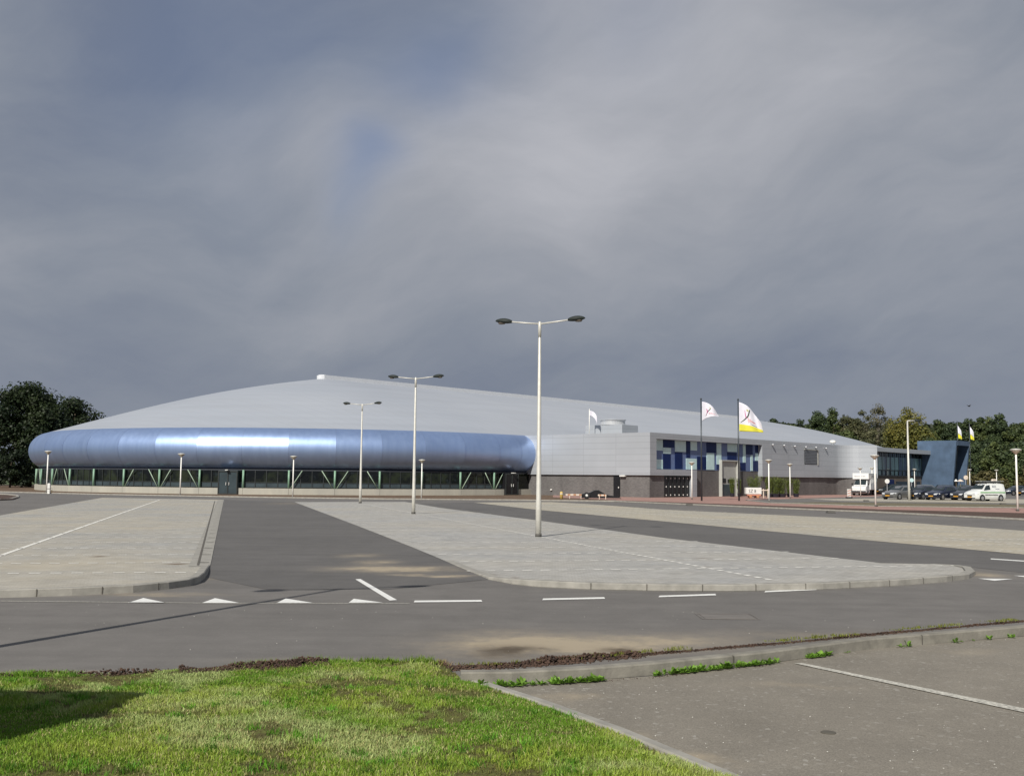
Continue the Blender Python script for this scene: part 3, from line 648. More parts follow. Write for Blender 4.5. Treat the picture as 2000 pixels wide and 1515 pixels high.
# seams between the facets: thin proud ribs
for i in range(ns):
    bx, d = stations[i]; s = Vector((-d.y, d.x, 0)) * .018
    vs = []
    for r, z in prof[:-1]:
        r2 = r + .012 * (r - RE) / TA + .004
        p = Vector((bx + d.x * r2, d.y * r2, z)); vs += [(p - s)[:], (p + s)[:]]
    mb.add(vs, [(2 * k, 2 * k + 1, 2 * k + 3, 2 * k + 2) for k in range(len(prof) - 2)], 1)
M['seam'] = simple('band_seam_metal', (.34, .43, .64), .45, .8)
o = mb.build('metal_band', [M['tube'], M['seam']], hall, smooth=True, recalc=False)
if o.data.polygons[0].normal.dot(Vector(stations[0][1])) < 0: o.data.flip_normals()
# walls
def ring(name, r, z0, z1, mat, thick=.0, sel=None, cap=False, gap=0):
    mb = MB()
    for i in range(ns):
        if sel and not sel(i): continue
        a, b = Vector(st_pt(i, r, 0)), Vector(st_pt(i + 1, r, 0)); d = (b - a).normalized() * gap
        a += d; b -= d
        ai, bi = Vector(st_pt(i, r - thick, 0)) + d, Vector(st_pt(i + 1, r - thick, 0)) - d
        vs = [(*p.xy, z) for z in (z0, z1) for p in (a, b, bi, ai)]
        mb.add(vs, [(0, 1, 5, 4), (2, 3, 7, 6), (4, 5, 6, 7), (3, 2, 1, 0), (1, 2, 6, 5), (0, 4, 7, 3)] if thick else [(0, 1, 5, 4)])
    return mb.build(name, mat, hall)
ring('plinth', 35.9, -.05, .66, M['concrete'], .3, gap=.012)
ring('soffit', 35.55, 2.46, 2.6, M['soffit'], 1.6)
GR = 35.5
first = 25; last = 25 + len(ths) - 1
mb = MB()
for i in range(ns):
    if first <= i < last: continue
    a, b = st_pt(i, GR, 0), st_pt(i + 1, GR, 0); mb.quad((a[0], a[1], .7), (b[0], b[1], .7), (b[0], b[1], 2.5), (a[0], a[1], 2.5))
mb.build('rear_glazing', M['hall_glass'], hall)
door_i = None
for i in range(first, last):
    a, b = Vector(st_pt(i, GR, 0)), Vector(st_pt(i + 1, GR, 0)); d = b - a; nn = Vector((stations[i][1] + stations[i + 1][1])).normalized()
    if (b - a).length < .5: continue
    z = lambda p, h, o_=0: (p.x + nn.x * o_, p.y + nn.y * o_, h)
    g = MB(); g.quad(z(a, 1.24), z(b, 1.24), z(b, 2.5), z(a, 2.5)); w_ = g.build('window', M['hall_glass'], hall)
    g = MB(); g.quad(z(a, .7, .004), z(b, .7, .004), z(b, 1.24, .004), z(a, 1.24, .004)); g.build('lower_pane', M['spandrel'], w_)
    g = MB()
    for k in range(0, 5):
        c = a + d * (k / 4); e = d.normalized() * (.035)
        g.add([z(c - e, .7, .01), z(c + e, .7, .01), z(c + e, .7, .07), z(c - e, .7, .07), z(c - e, 2.48, .01), z(c + e, 2.48, .01), z(c + e, 2.48, .07), z(c - e, 2.48, .07)], [(2, 3, 7, 6), (0, 3, 7, 4), (1, 2, 6, 5)])
    for h in (.72, 1.22):
        g.add([z(a, h, .0), z(b, h, .0), z(b, h, .06), z(a, h, .06), z(a, h + .05, .0), z(b, h + .05, .0), z(b, h + .05, .06), z(a, h + .05, .06)], [(2, 3, 7, 6), (4, 5, 6, 7), (0, 1, 2, 3)])
    g.build('mullions', M['mullion'], w_)
# columns and slanting braces
no_right = {round(th0 - 7.5 * 2.0 - 0.0, 1)}
for idx_, th in enumerate(ths[1:-1]):
    d = loc_dir(th); s = Vector((-d.y, d.x, 0)); c = d * 35.75
    g = MB(); g.tube([(c.x, c.y, .7), (c.x, c.y, 2.52)], [.11, .11], 10); g.build('column', M['green_steel'], hall, smooth=True)
    if th < -100: continue
    right_in_photo = s if True else s
    for sg in (-1, 1):
        # photo: no brace right of x=406, left of 488 and around 827
        kk = round((th - th0) / 7.5)
        if (kk if sg == 1 else kk - 1) not in (-11, -9, -7, -4, -3, 0, 1, 4, 5): continue
        a = c + s * sg * .22; b = c + s * sg * 1.35
        g = MB(); g.tube([(a.x, a.y, .72), (b.x, b.y, 2.5)], [.045, .045], 8); g.build('brace', M['green_brace'], hall, smooth=True)
# doors in the plinth
def hall_door(px0, px1, name='door'):
    def hit(px):
        o_ = cam_loc; d = pixdir(px, 965); d2 = Vector((d.x, d.y)).normalized(); oc = Vector((o_.x - C0.x, o_.y - C0.y)); b = oc.dot(d2); c_ = oc.length_squared - 36.05 ** 2; t = -b - math.sqrt(b * b - c_)
        p = Vector((o_.x + d2.x * t, o_.y + d2.y * t, 0)) - Vector((C0.x, C0.y, 0)); p.rotate(Matrix.Rotation(-ANG, 3, 'Z')); return p
    a, b = hit(px0), hit(px1); e = (b - a); wd = e.length; e.normalize(); nn = Vector((e.y, -e.x, 0)); 
    if nn.dot(a) < 0: nn = -nn
    fr = MB()
    def bx(m_, s0, s1, z0, z1, o0, o1):
        p = [a + e * s_ + nn * o_ for o_ in (o0, o1) for s_ in (s0, s1)]
        m_.add([(q.x, q.y, zz) for zz in (z0, z1) for q in p], [(0, 1, 3, 2), (4, 5, 7, 6), (0, 1, 5, 4), (2, 3, 7, 6), (0, 2, 6, 4), (1, 3, 7, 5)])
    bx(fr, 0, wd, 0, 2.46, -.5, 0); D_ = fr.build(name, M['spandrel'] if px0 < 600 else M['black'], hall)
    f2 = MB()
    for s_ in (0, wd * .5 - .05, wd - .1): bx(f2, s_, s_ + .1, 0.02, 2.4, .002, .07)
    bx(f2, .1, wd - .1, 2.3, 2.42, .002, .06); bx(f2, .1, wd - .1, .02, .14, .002, .06); f2.build('door_frame', M['mullion'], D_)
    for s_ in (wd * .5 - .18, wd * .5 + .14):
        f3 = MB(); bx(f3, s_, s_ + .04, .95, 1.25, .06, .11); f3.build('door_handle', M['white_metal'], D_)
    f4 = MB(); bx(f4, wd * .5 - .15, wd * .5 + .15, 2.46, 2.53, 0, .5); f4.build('door_lamp', M['white_metal'], D_)
hall_door(425, 463); hall_door(987, 1012)

# ---------------------------------------------------------------- service block
SF = lambda px, py=900, t=0.0: side_pt(px, py, t)[0]
blk = empty('service_block', P0, ANG, 'long light grey panelled annex with dark brick base and strip of navy and teal windows', 'building')
ZT, ZB = 6.88, 2.36
s_end = SF(1657); s1 = SF(1361); s2 = SF(1489); s0m = SF(1276)
g = MB(); g.box(1.2, s_end - .6, .95, 19, 0, ZT - .12); g.build('core', M['panel'], blk)
g = MB()
g.box(0, 1.2, .002, 18.6, ZB, ZT)                        # front face volume
g.box(.002, s0m, 0, .95, ZB, ZT - .002)                  # corner pier
g.box(s0m, s2, 0, .95, 6.24, ZT)                         # top band
g.box(s0m, s1, 0, .95, ZB, 3.0)                          # lower band
g.box(s1 - 1.1, s1, .003, .95, 0, ZB)                    # strip beside the doors
s_c = SF(1618)
g.box(s2, s_c, 0, .95, ZB, ZT)
g.build('wall', M['panel'], blk)
# right end: wall curving outwards above a grey ledge
g = MB(); n_ = 10; pts = [(s_c, 0)]
rr = 2.6; sx_ = s_end - 1.2 - rr
pts += [(sx_ + rr * math.sin(R(a)), -rr * (1 - math.cos(R(a)))) for a in np.linspace(0, 78, n_)]; pts.append((s_end, pts[-1][1] - 2.1))
vs = [(p[0], p[1], z_) for z_ in (3.15, ZT) for p in pts]; k_ = len(pts)
g.add(vs, [(i, i + 1, k_ + i + 1, k_ + i) for i in range(k_ - 1)])
g.poly([(p[0], p[1], ZT) for p in pts] + [(s_end, 2, ZT), (s_c, 2, ZT)]); g.quad((s_end, pts[-1][1], 3.15), (s_end, 2, 3.15), (s_end, 2, ZT), (s_end, pts[-1][1], ZT))
o = g.build('curved_wall', M['panel'], blk, recalc=True)
g = MB(); g.prism([(s_c, .9), (s_c, -.001)] + [(p[0], p[1] - .0) for p in pts[1:]] + [(s_end, .9)], ZB, 3.15); g.build('ledge', M['panel'], blk)
g = MB(); g.prism([(s_c - .1, .93), (s_c - .1, .3)] + [(p[0], p[1] + .3) for p in pts[1:]] + [(s_end - .2, .93)], 0, ZB - .002); g.build('brick_base', M['brick'], blk)
g = MB(); g.box(.25, 1.19, .25, 18.6, 0, ZB); g.box(1.19, SF(1297, 950, .25), .25, .94, 0, ZB)
g.box(s1, s2, .62, .94, 0, 3.0); g.box(s2, s_c - .1, .25, .94, 0, ZB); g.build('brick_base', M['brick'], blk)
g = MB(); g.box(s0m, s2, .6, .95, 3.0, 6.24); mos = g.build('window_strip', M['greyblue'], blk)
mosaic = [('D', 303, 175, 318, 440), ('L', 318, 180, 428, 332), ('L', 305, 443, 428, 572), ('D', 430, 185, 578, 292), ('L', 430, 292, 535, 372), ('D', 430, 375, 530, 570), ('L', 585, 200, 728, 350),
 ('D', 585, 350, 683, 570), ('D', 733, 205, 783, 428), ('L', 788, 210, 873, 332), ('L', 730, 432, 870, 578), ('D', 873, 408, 992, 578), ('D', 998, 220, 1122, 360), ('L', 998, 362, 1098, 583), ('L', 1128, 232, 1190, 512),
 ('D', 1130, 515, 1188, 583), ('L', 1268, 240, 1395, 350), ('D', 1268, 353, 1390, 465), ('L', 1470, 250, 1507, 488), ('D', 1405, 488, 1505, 590), ('D', 1508, 250, 1597, 383), ('L', 1570, 388, 1600, 597),
 ('D', 1633, 262, 1705, 362), ('L', 1630, 367, 1703, 465), ('D', 1605, 467, 1700, 597)]
for kind, x0, y0, x1, y1 in mosaic:
    X0, X1 = 1230 + x0 / 6.667, 1230 + x1 / 6.667; Y0, Y1 = 830 + y0 / 6.667, 830 + y1 / 6.667; xm, ym = (X0 + X1) / 2, (Y0 + Y1) / 2
    sa, sb = side_pt(X0, ym, .6)[0], side_pt(X1, ym, .6)[0]; zb_, zt_ = side_pt(xm, Y1, .6)[1], side_pt(xm, Y0, .6)[1]
    g = MB(); g.box(max(sa, s0m) + .02, min(sb, s2) - .02, .555, .598, max(zb_, 3.02) + .02, min(zt_, 6.22) - .02); g.build('window_pane', M['navy' if kind == 'D' else 'teal'], mos)
# big dark doors, entrance niche, small door, lights
d0, d1 = SF(1297, 950, .3), s1 - 1.1
g = MB(); g.box(d0, d1, .32, .93, 0.02, ZB - .05); bd = g.build('garage_door', M['black'], blk)
g = MB(); nd_ = 6
for k in range(nd_ + 1): x_ = d0 + (d1 - d0 - .06) * k / nd_; g.box(x_, x_ + .06, .27, .318, .05, ZB - .08)
g.build('door_frame', M['mullion'], bd)
for k in range(nd_):
    x_ = d0 + (d1 - d0) * (k + .5) / nd_
    for z_ in (.25, 1.15, 2.05): g = MB(); g.box(x_ - .04, x_ + .04, .26, .316, z_ - .07, z_ + .07); g.build('door_fitting', M['white_metal'], bd)
n0, n1 = SF(1409.5, 930, .3), SF(1440, 930, .3)
g = MB(); g.box(n0, n1, .45, .618, 0, 4.1); g.box(n0 - .08, n0, .2, .618, 0, 4.25); g.box(n1, n1 + .3, .1, .618, 0, 4.25); g.box(n0, n1, .2, .618, 4.1, 4.25); nic = g.build('entrance_frame', M['beige'], blk)
g = MB(); g.box(n0 + .12, n0 + 1.1, .40, .448, 0.02, 1.4); g.box(n0 + 1.2, n1 - .5, .40, .448, .02, 1.4); g.build('entrance_door', M['spandrel'], nic)
g = MB(); g.box(n0 + .1, n0 + 1.15, .40, .448, 1.6, 2.1); g.box(n0 + 1.6, n1 - .8, .40, .448, 1.6, 2.0); g.build('entrance_window', M['black'], nic)
ta, tb = front_pt(1211.5, 950, .25)[0], front_pt(1199, 950, .25)[0]
g = MB(); g.box(.17, .249, ta, tb, .02, 2.3); sd = g.build('door', M['black'], blk)
g = MB(); g.box(.12, .169, ta + .1, ta + .2, .95, 1.1); g.build('door_handle', M['white_metal'], sd)
tl = front_pt(1216, 932, 0)[0]; g = MB(); g.box(-.12, .24, tl - .35, tl + .35, 2.2, 2.34); g.build('wall_light', M['white_metal'], blk)
tl, zl = front_pt(1077.5, 957, .25); g = MB(); g.lathe([(.05, -.05), (.13, .0), (.13, .1), (.05, .15)], 10, (.15, tl, zl)); g.build('wall_light', M['white_metal'], blk)
for px, py in ((1507, 868), (1529, 869.5), (1550, 871), (1571.5, 872.5), (1591.5, 873.5), (1611, 875)):
    s_, z_ = side_pt(px, py); g = MB(); g.lathe([(.06, -.13), (.17, -.09), (.18, 0), (.12, .09), (.03, .12)], 12, (s_, -.2, z_)); g.box(s_ - .04, s_ + .04, -.2, 0, z_ + .02, z_ + .08); g.build('facade_lamp', M['silver'], blk, smooth=True)
wa, wb = SF(1571), SF(1598)
g = MB(); g.box(wa, wb, -.02, .05, 4.05, 5.95); wn = g.build('window', M['mullion'], blk)
M['louvre'] = simple('grey_louvre', (.17, .18, .20), .5, .3)
g = MB()
for k in range(9): g.box(wa + .1, wb - .35, -.06, -.022, 4.15 + k * .2, 4.3 + k * .2)
g.build('louvre', M['louvre'], wn)
g = MB(); g.box(wb - .3, wb, -.10, -.021, 4.0, 6.0); g.box(wa - .05, wb, -.10, -.021, 5.96, 6.08); g.build('window_frame', M['beige'], wn)
# rooftop unit and fan
ru = empty('rooftop_unit', P0 + U * 4.6 + Vv * 8.4 + Vector((0, 0, ZT)), ANG, 'grey box shaped plant room on the annex roof carrying a round silver fan', 'plant unit')
g = MB(); g.box(-1.6, 1.5, -2.6, 2.6, -.15, 1.12); g.build('housing', M['panel'], ru, bevel=.03)
g = MB(); g.lathe([(1.35, 1.12), (1.45, 1.16), (1.45, 1.24), (1.4, 1.3), (1.4, 1.66), (1.52, 1.68), (1.52, 1.75), (1.3, 1.75), (1.25, 1.5)], 32, (-.2, -.3, 0))
M['silver'] = simple('galvanised_metal', (.66, .67, .68), .35, .5, var=.06); g.build('fan_cowl', M['silver'], ru, smooth=False)
# satellite / vent at right end of roof
pv = P0 + U * (s_end - 3.2) + Vv * .8; zv = ZT
rv = empty('roof_vent', (pv.x, pv.y, zv), ANG, 'small white mushroom shaped vent at the far right corner of annex roof', 'roof vent')
g = MB(); g.lathe([(.2, -.1), (.2, .25)], 12); g.build('stem', M['silver'], rv)
g = MB(); g.lathe([(.2, .2), (.42, .3), (.46, .5), (.3, .66), (.06, .7)], 16); g.build('hood', M['white_metal'], rv, smooth=True)

# ---------------------------------------------------------------- entrance building
ent = empty('entrance_building', P0 + U * (s_end + .02), ANG, 'flat roofed glass fronted entrance wing with brown brick ground floor, right of annex', 'building')
LE = SF(1808, 900) - s_end
M['ent_brick'] = simple('brown_brickwork', (.13, .105, .085), .85, var=.2, scale=.8)
g = MB(); g.box(0, LE, -.9, 14, 6.28, 6.9); g.build('roof', M['panel'], ent)
g = MB(); g.box(.3, LE - .5, .6, 13, 0, 2.75); g.build('wall', M['ent_brick'], ent)
g = MB(); g.box(.2, LE - .3, .7, 13, 2.75, 6.28); gl = g.build('glazing', M['glass_dark'], ent)
m = Mat('tinted_glass').set(.1, 0, .5); a_ = m.noise(.7, 2, .5, m.mapping((1.4, 1, .15))); m.color(m.mix(m.rng(a_, .4, .6, 0, 1), (.04, .06, .11), (.22, .36, .34))); M['tint'] = m.m
npn = 9
for k in range(npn):
    x0 = .3 + (LE - .7) * k / npn; x1 = .3 + (LE - .7) * (k + 1) / npn
    g = MB(); g.box(x0 + .12, x1 - .12, .52, .69, 3.65, 5.6); g.box(x0 + .12, x1 - .12, .6, .69, 2.85, 3.5); g.build('window', M['tint'], ent)
g = MB()
for k in range(npn * 2 + 1): x0 = .3 + (LE - .7) * k / (npn * 2); g.box(x0 - .06, x0 + .06, .5, .598, 2.76, 6.27)
g.box(.3, LE - .4, .5, .6, 3.52, 3.62); g.box(.3, LE - .4, .45, .6, 2.7, 2.82); g.build('mullions', M['mullion'], gl)
xa, xb = SF(1750, 940, .6) - s_end, SF(1786, 940, .6) - s_end
g = MB(); g.box(xa, xb, .55, .61, 0, 1.9); g.box(xb + .8, LE - 1.2, .55, .61, .0, 1.9); g.build('door', M['glass_dark'], ent)
g = MB(); g.box(xa - 3.4, xa - 1.0, .5, .59, 0, 2.2); g.build('door', M['navy'], ent)
# blue tower
tw = empty('entrance_tower', P0 + U * (s_end + LE - .2), ANG, 'slate blue leaning tower with slanted open portal beyond the entrance wing', 'tower')
tp = 5.0; HT = 8.5; LT = 6.4; lean = .9
def slant(s0_, s1_, t_top, t_bot, t_in, z0_, z1_, g, m=0):
    f = lambda z_: t_bot + (t_top - t_bot) * z_ / HT
    g.add([(s0_, t_in, z0_), (s1_, t_in, z0_), (s1_, f(z0_), z0_), (s0_, f(z0_), z0_), (s0_, t_in, z1_), (s1_, t_in, z1_), (s1_, f(z1_), z1_), (s0_, f(z1_), z1_)], [(0, 1, 2, 3), (4, 5, 6, 7), (0, 1, 5, 4), (1, 2, 6, 5), (2, 3, 7, 6), (3, 0, 4, 7)], m)
g = MB(); slant(0, .5, -tp, -tp + lean, 1.2, 0, HT, g); slant(LT - .5, LT, -tp, -tp + lean, 1.2, 0, HT, g); slant(.5, LT - .5, -tp, -tp + .1, 1.2, HT - .75, HT - .002, g); slant(.5, LT - .5, -1.6, -1.2, 1.2, 0, HT - .75, g)
g.build('wall', M['blue_panel'], tw)
g = MB(); slant(.55, 2.6, -4.3, -4.3 + lean, -1.7, .5, HT - 1.6, g); g.build('window', M['tint'], tw)
g = MB(); slant(2.6, 2.75, -4.4, -4.4 + lean, -1.7, 0, HT - .8, g); slant(.5, .549, -4.5, -4.5 + lean, -1.7, 0, HT - .8, g); g.build('window_frame', M['mullion'], tw)

# ---------------------------------------------------------------- lamps
M['lamp_pole'] = simple('pale_lamp_pole', (.60, .58, .52), .4, .15, var=.08, scale=6)
M['lamp_head'] = simple('dark_green_lamp_housing', (.022, .028, .025), .6, spec=.3)
M['lamp_lens'] = simple('clear_lamp_bowl', (.12, .10, .08), .3)
M['base'] = simple('dark_pole_base', (.10, .095, .085), .7)
ARM = math.atan2(-.28, -.96)
def double_lamp():
    t = empty('street_lamp', (0, 0, 0)); H = 7.25
    g = MB(); g.tube([(0, 0, .0), (0, 0, 1.2), (0, 0, 1.25), (0, 0, H - .5), (0, 0, H - .48), (0, 0, H)], [.10, .095, .085, .05, .04, .04], 14); g.build('pole', M['lamp_pole'], t, smooth=True)
    g = MB(); g.lathe([(.115, 0), (.112, .10), (.098, .11)], 14); g.build('base', M['base'], t, smooth=True)
    g = MB(); g.lathe([(.055, H - .45), (.058, H - .1), (.05, H + .06), (.02, H + .09)], 12); g.build('pole_top', M['lamp_pole'], t, smooth=True)
    for s in (-1, 1):
        g = MB(); g.tube([(0, 0, H), (s * .6, 0, H + .06), (s * 1.12, 0, H + .12)], [.03, .026, .024], 8); arm = g.build('arm', M['lamp_pole'], t, smooth=True)
        n_ = 14; vs = []; m_ = 12
        for i in range(n_ + 1):
            q = i / n_; wq = .155 * math.sin(math.pi * (q * .93 + .07)) ** .55 * (1 - .25 * q) + .004; hq = .115 * math.sin(math.pi * (q * .9 + .1)) ** .6 + .003; xx = s * (1.0 + .60 * q); zz = H + .10 + .05 * q
            for k in range(m_):
                a = 2 * math.pi * k / m_; vs.append((xx, wq * math.cos(a), zz + hq * math.sin(a) * (1 if math.sin(a) > 0 else .55)))
        g = MB(); g.add(vs, [(i * m_ + k, i * m_ + (k + 1) % m_, (i + 1) * m_ + (k + 1) % m_, (i + 1) * m_ + k) for i in range(n_) for k in range(m_)] + [tuple(range(m_)), tuple(n_ * m_ + k for k in range(m_))]); hd = g.build('lamp_head', M['lamp_head'], arm, smooth=True)
        g = MB(); g.lathe([(.02, -.075), (.07, -.065), (.09, -.03), (.09, 0)], 12, (s * 1.36, 0, H + .10), sx=1.5, sy=1); g.build('lens', M['lamp_lens'], hd, smooth=True)
    return t
dl = double_lamp(); spots = [((1051.5, 1048.5), 'tall twin armed lamp nearest the camera, rising highest against the sky'), ((807.5, 1003.5), 'tall twin armed lamp, middle one of the three on paved parking'), ((703.5, 982.5), 'tall twin armed lamp, farthest and smallest of the three in front of blue band')]
for i, (p, lb) in enumerate(spots):
    o = dl if i == 0 else copy_tree(dl); q = gp(*p); o.location = (q.x, q.y, 0.01); o.rotation_euler.z = R(-16 + [0, 3, -2][i]) + math.pi
    tag(o, lb, 'street lamp', 'tall twin armed lamps in a row on the parking')
o = copy_tree(dl); o.location = (-6.9, 9.9, 0.01); o.rotation_euler.z = R(20); tag(o, 'tall twin armed lamp outside the frame whose shadow crosses the front road', 'street lamp')
M['post'] = simple('white_lamp_post', (.88, .86, .80), .45, 0, var=.05)
M['bowl'] = simple('translucent_lamp_bowl', (.52, .46, .36), .4, 0)
def small_lamp():
    t = empty('lamp_post', (0, 0, 0)); H = 3.75
    g = MB(); g.tube([(0, 0, 0), (0, 0, H)], [.065, .055], 10); g.build('pole', M['post'], t, smooth=True)
    g = MB(); g.lathe([(.09, 0), (.09, .12), (.07, .14)], 10); g.build('base', M['base'], t)
    g = MB(); g.lathe([(.06, H - .02), (.09, H + .04), (.22, H + .16), (.33, H + .27)], 18); g.build('lamp_bowl', M['bowl'], t, smooth=True)
    g = MB(); g.lathe([(.34, H + .27), (.37, H + .29), (.34, H + .33), (.12, H + .38), (.01, H + .39)], 18); g.build('lamp_cap', M['lamp_pole'], t, smooth=True)
    return t
sl_ = small_lamp()
small = [(90.5, 962, 880, 'white post top lamp at the far left end of the hall'), (351.5, 967.5, 885, 'white post top lamp in front of blue band, left of the double door'), (571.5, 972, 890, 'white post top lamp in front of the plinth between left door and tall lamps'),
 (823, 975.5, 897, 'white post top lamp in front of the plinth just right of middle tall lamp'), (1351.5, 975, 902, 'white post top lamp beside the big black garage doors'), (1502.3, 981, 897, 'white post top lamp in front of bamboo pots, nearer one'),
 (1543.5, 973, 905, 'white post top lamp standing behind the nearer one at the bamboo pots'), (1710.3, 989.5, 888, 'white post top lamp at the footpath between truck and grey car'), (1988, 998.5, 876, 'white post top lamp nearest the right edge of the picture'),
 (1681, 969, 913, 'thin white lamp in front of the box truck cab'), (1704, 967, 912.5, 'thin white lamp beside the box truck side'), (1787, 964.4, 915, 'small white lamp behind cars before the glazed entrance wing'), (1895, 965, 916, 'small white lamp behind the dark cars right of blue tower'),
 (1947.5, 965.5, 917, 'small white lamp rising behind the white van')]
for i, (px, yb, yt, lb) in enumerate(small):
    o = sl_ if i == 0 else copy_tree(sl_); q = gp(px, yb); q.z = 0; o.location = (q.x, q.y, .02); s = (h_at(px, yt, q) / 4.14); o.scale = (max(s, .85), max(s, .85), s)
    tag(o, lb, 'lamp post', 'white post top lamps')
# single arm lamp by the parked cars
q = gp(1776, 977); tl_ = empty('street_lamp', (q.x, q.y, .02), 0, 'tall single armed lamp post standing between the first parked cars', 'street lamp'); H = h_at(1774, 822, q)
g = MB(); g.tube([(0, 0, 0), (0, 0, 2), (0, 0, H)], [.13, .12, .07], 12); g.build('pole', M['lamp_pole'], tl_, smooth=True)
g = MB(); g.tube([(0, 0, H), (.35, 0, H + .02), (.95, 0, H + .03)], [.06, .05, .045], 8); a_ = g.build('arm', M['lamp_pole'], tl_, smooth=True)
g = MB(); g.lathe([(.05, -.35), (.13, -.2), (.14, .1), (.04, .3)], 12, (1.1, 0, H + .03), axis='x'); g.build('lamp_head', M['lamp_head'], a_, smooth=True)
# wooden pole near the tower
q = gp(1891, 960); wp = empty('utility_pole', (q.x, q.y, 0), 0, 'brown wooden pole standing right of the blue tower', 'pole'); H = h_at(1891, 886, q)
M['wood'] = simple('weathered_wood', (.22, .17, .09), .85, var=.25)
g = MB(); g.tube([(0, 0, 0), (0, 0, H)], [.17, .12], 10); g.build('shaft', M['wood'], wp, smooth=True); g = MB(); g.box(-.3, .3, -.06, .06, H - .25, H - .1); g.build('crossbar', M['wood'], wp)

# ---------------------------------------------------------------- flags
M['flag'] = simple('white_flag_cloth', (.74, .73, .80), .8, var=.06)
M['flag_y'] = simple('yellow_flag_cloth', (.72, .68, .06), .8, var=.08)
M['ink'] = simple('dark_green_print', (.05, .07, .045), .8); M['ink_r'] = simple('red_print', (.62, .10, .08), .8); M['ink_p'] = simple('magenta_print', (.50, .06, .25), .8); M['ink_y'] = simple('olive_yellow_print', (.45, .46, .10), .8)
M['flagpole'] = simple('dark_grey_pole', (.06, .07, .08), .35, .4)
def text_mesh(body, size):
    cu = bpy.data.curves.new('t', 'FONT'); cu.body = body; cu.size = size; cu.resolution_u = 2; ob = bpy.data.objects.new('t', cu); col.objects.link(ob)
    dg = bpy.context.evaluated_depsgraph_get(); me = bpy.data.meshes.new_from_object(ob.evaluated_get(dg)); bpy.data.objects.remove(ob); 
    bm = bmesh.new(); bm.from_mesh(me); bmesh.ops.triangulate(bm, faces=bm.faces); bmesh.ops.subdivide_edges(bm, edges=[e for e in bm.edges if e.calc_length() > size * .25], cuts=1); bm.to_mesh(me); bm.free()
    v = [(q.co.x, q.co.y) for q in me.vertices]; f = [tuple(p.vertices) for p in me.polygons]; return v, f
def flagpole(px, yb, yt, label):
    q = gp(px, yb); q.z = 0; H = h_at(px, yt, q); t = empty('flagpole', (q.x, q.y, .01), 0, label, 'flagpole', 'dark poles flying white flags')
    g = MB(); g.tube([(0, 0, 0), (0, 0, H)], [.085, .055], 12); g.build('shaft', M['flagpole'], t, smooth=True)
    g = MB(); g.lathe([(.03, H), (.09, H + .04), (.09, H + .12), (.02, H + .18)], 10); g.build('finial', M['flagpole'], t, smooth=True)
    return q, H
def stroke(path, w0, w1):
    return path, w0, w1
def flag(px, yb, f, yellow, emblem, texts, label, mats=None):
    q = gp(px, yb); q.z = 0
    t = empty('flag', (q.x, q.y, 0), 0, label, 'flag', 'white flags with printed emblem')
    nu, nv = 26, 20; vs = [f(i / nu, j / nv) for i in range(nu + 1) for j in range(nv + 1)]
    def nrm(u, v):
        a = Vector(f(min(u + .01, 1), v)) - Vector(f(u - .01, v)); b = Vector(f(u, v + .01)) - Vector(f(u, v - .01)); return a.cross(b).normalized()
    g = MB()
    for i in range(nu):
        for j in range(nv): g.add([vs[i * (nv + 1) + j], vs[(i + 1) * (nv + 1) + j], vs[(i + 1) * (nv + 1) + j + 1], vs[i * (nv + 1) + j + 1]], [(0, 1, 2, 3)], 1 if (j + .5) / nv < yellow else 0)
    o = g.build('cloth', [M['flag'], M['flag_y']], t, smooth=True, recalc=False)
    bm = bmesh.new(); bm.from_mesh(o.data); bmesh.ops.remove_doubles(bm, verts=bm.verts, dist=.0005); bm.to_mesh(o.data); bm.free()
    md = o.modifiers.new('solid', 'SOLIDIFY'); md.thickness = .006; md.offset = 0
    for sgn in (1, -1):
        g = MB(); mats_ = [M['ink'], M['ink_r'], M['ink_p'], M['ink_y']]
        for path, w0, w1, mi in emblem:
            n_ = 14; L_ = []
            for k in range(n_ + 1):
                s = k / n_ * (len(path) - 1); i = min(int(s), len(path) - 2); fr = s - i; a, b = Vector(path[i]), Vector(path[i + 1]); p = a.lerp(b, fr); d = (b - a).normalized(); w_ = w0 + (w1 - w0) * k / n_; w_ *= math.sin(math.pi * (.08 + .84 * k / n_)) ** .5
                for e in (-1, 1):
                    uu, vv = p.x - d.y * w_ * e, p.y + d.x * w_ * e; uu = min(max(uu, .01), .99); vv = min(max(vv, .01), .99); L_.append(tuple(Vector(f(uu, vv)) + nrm(uu, vv) * .012 * sgn))
            g.add(L_, [(2 * k, 2 * k + 1, 2 * k + 3, 2 * k + 2) for k in range(n_)], mi)
        for body, u0, v0, size, asp, mi in texts:
            v_, f_ = text_mesh(body, size); pts = []
            for x_, y_ in v_:
                uu, vv = min(max(u0 + x_ * asp, .01), .99), min(max(v0 + y_, .01), .99); pts.append(tuple(Vector(f(uu, vv)) + nrm(uu, vv) * .013 * sgn))
            g.add(pts, f_, mi)
        g.build('print', mats_, t, recalc=False)
q, H = flagpole(1370.5, 978, 781, 'left dark flagpole of the two in front of the blue windows')
zt1, zb1 = h_at(1372, 784, q), h_at(1372, 822, q)
def f1_(u, v):
    top = zt1 - (.02 + 1.35 * max(u, 0) ** 2.1); bot = zb1 + .45 * math.sin(max(min(u, 1), 0) * math.pi * .62); x_ = .10 + 1.62 * u - .12 * math.sin(3 * u) * (1 - v)
    return (x_, .22 * math.sin(7 * u + 1.2 * v) * u + .1 * u, bot + (top - bot) * v)
flag(1370.5, 978, f1_, 0, [([(.28, .62), (.34, .48), (.30, .2)], .03, .015, 2), ([(.25, .15), (.36, .42), (.5, .7)], .015, .03, 0), ([(.44, .78), (.48, .74), (.5, .7)], .03, .03, 3)], [('IJsbaan', .42, .28, .15, 1.0, 1)], 'small white flag with curled corner flying from the left pole')
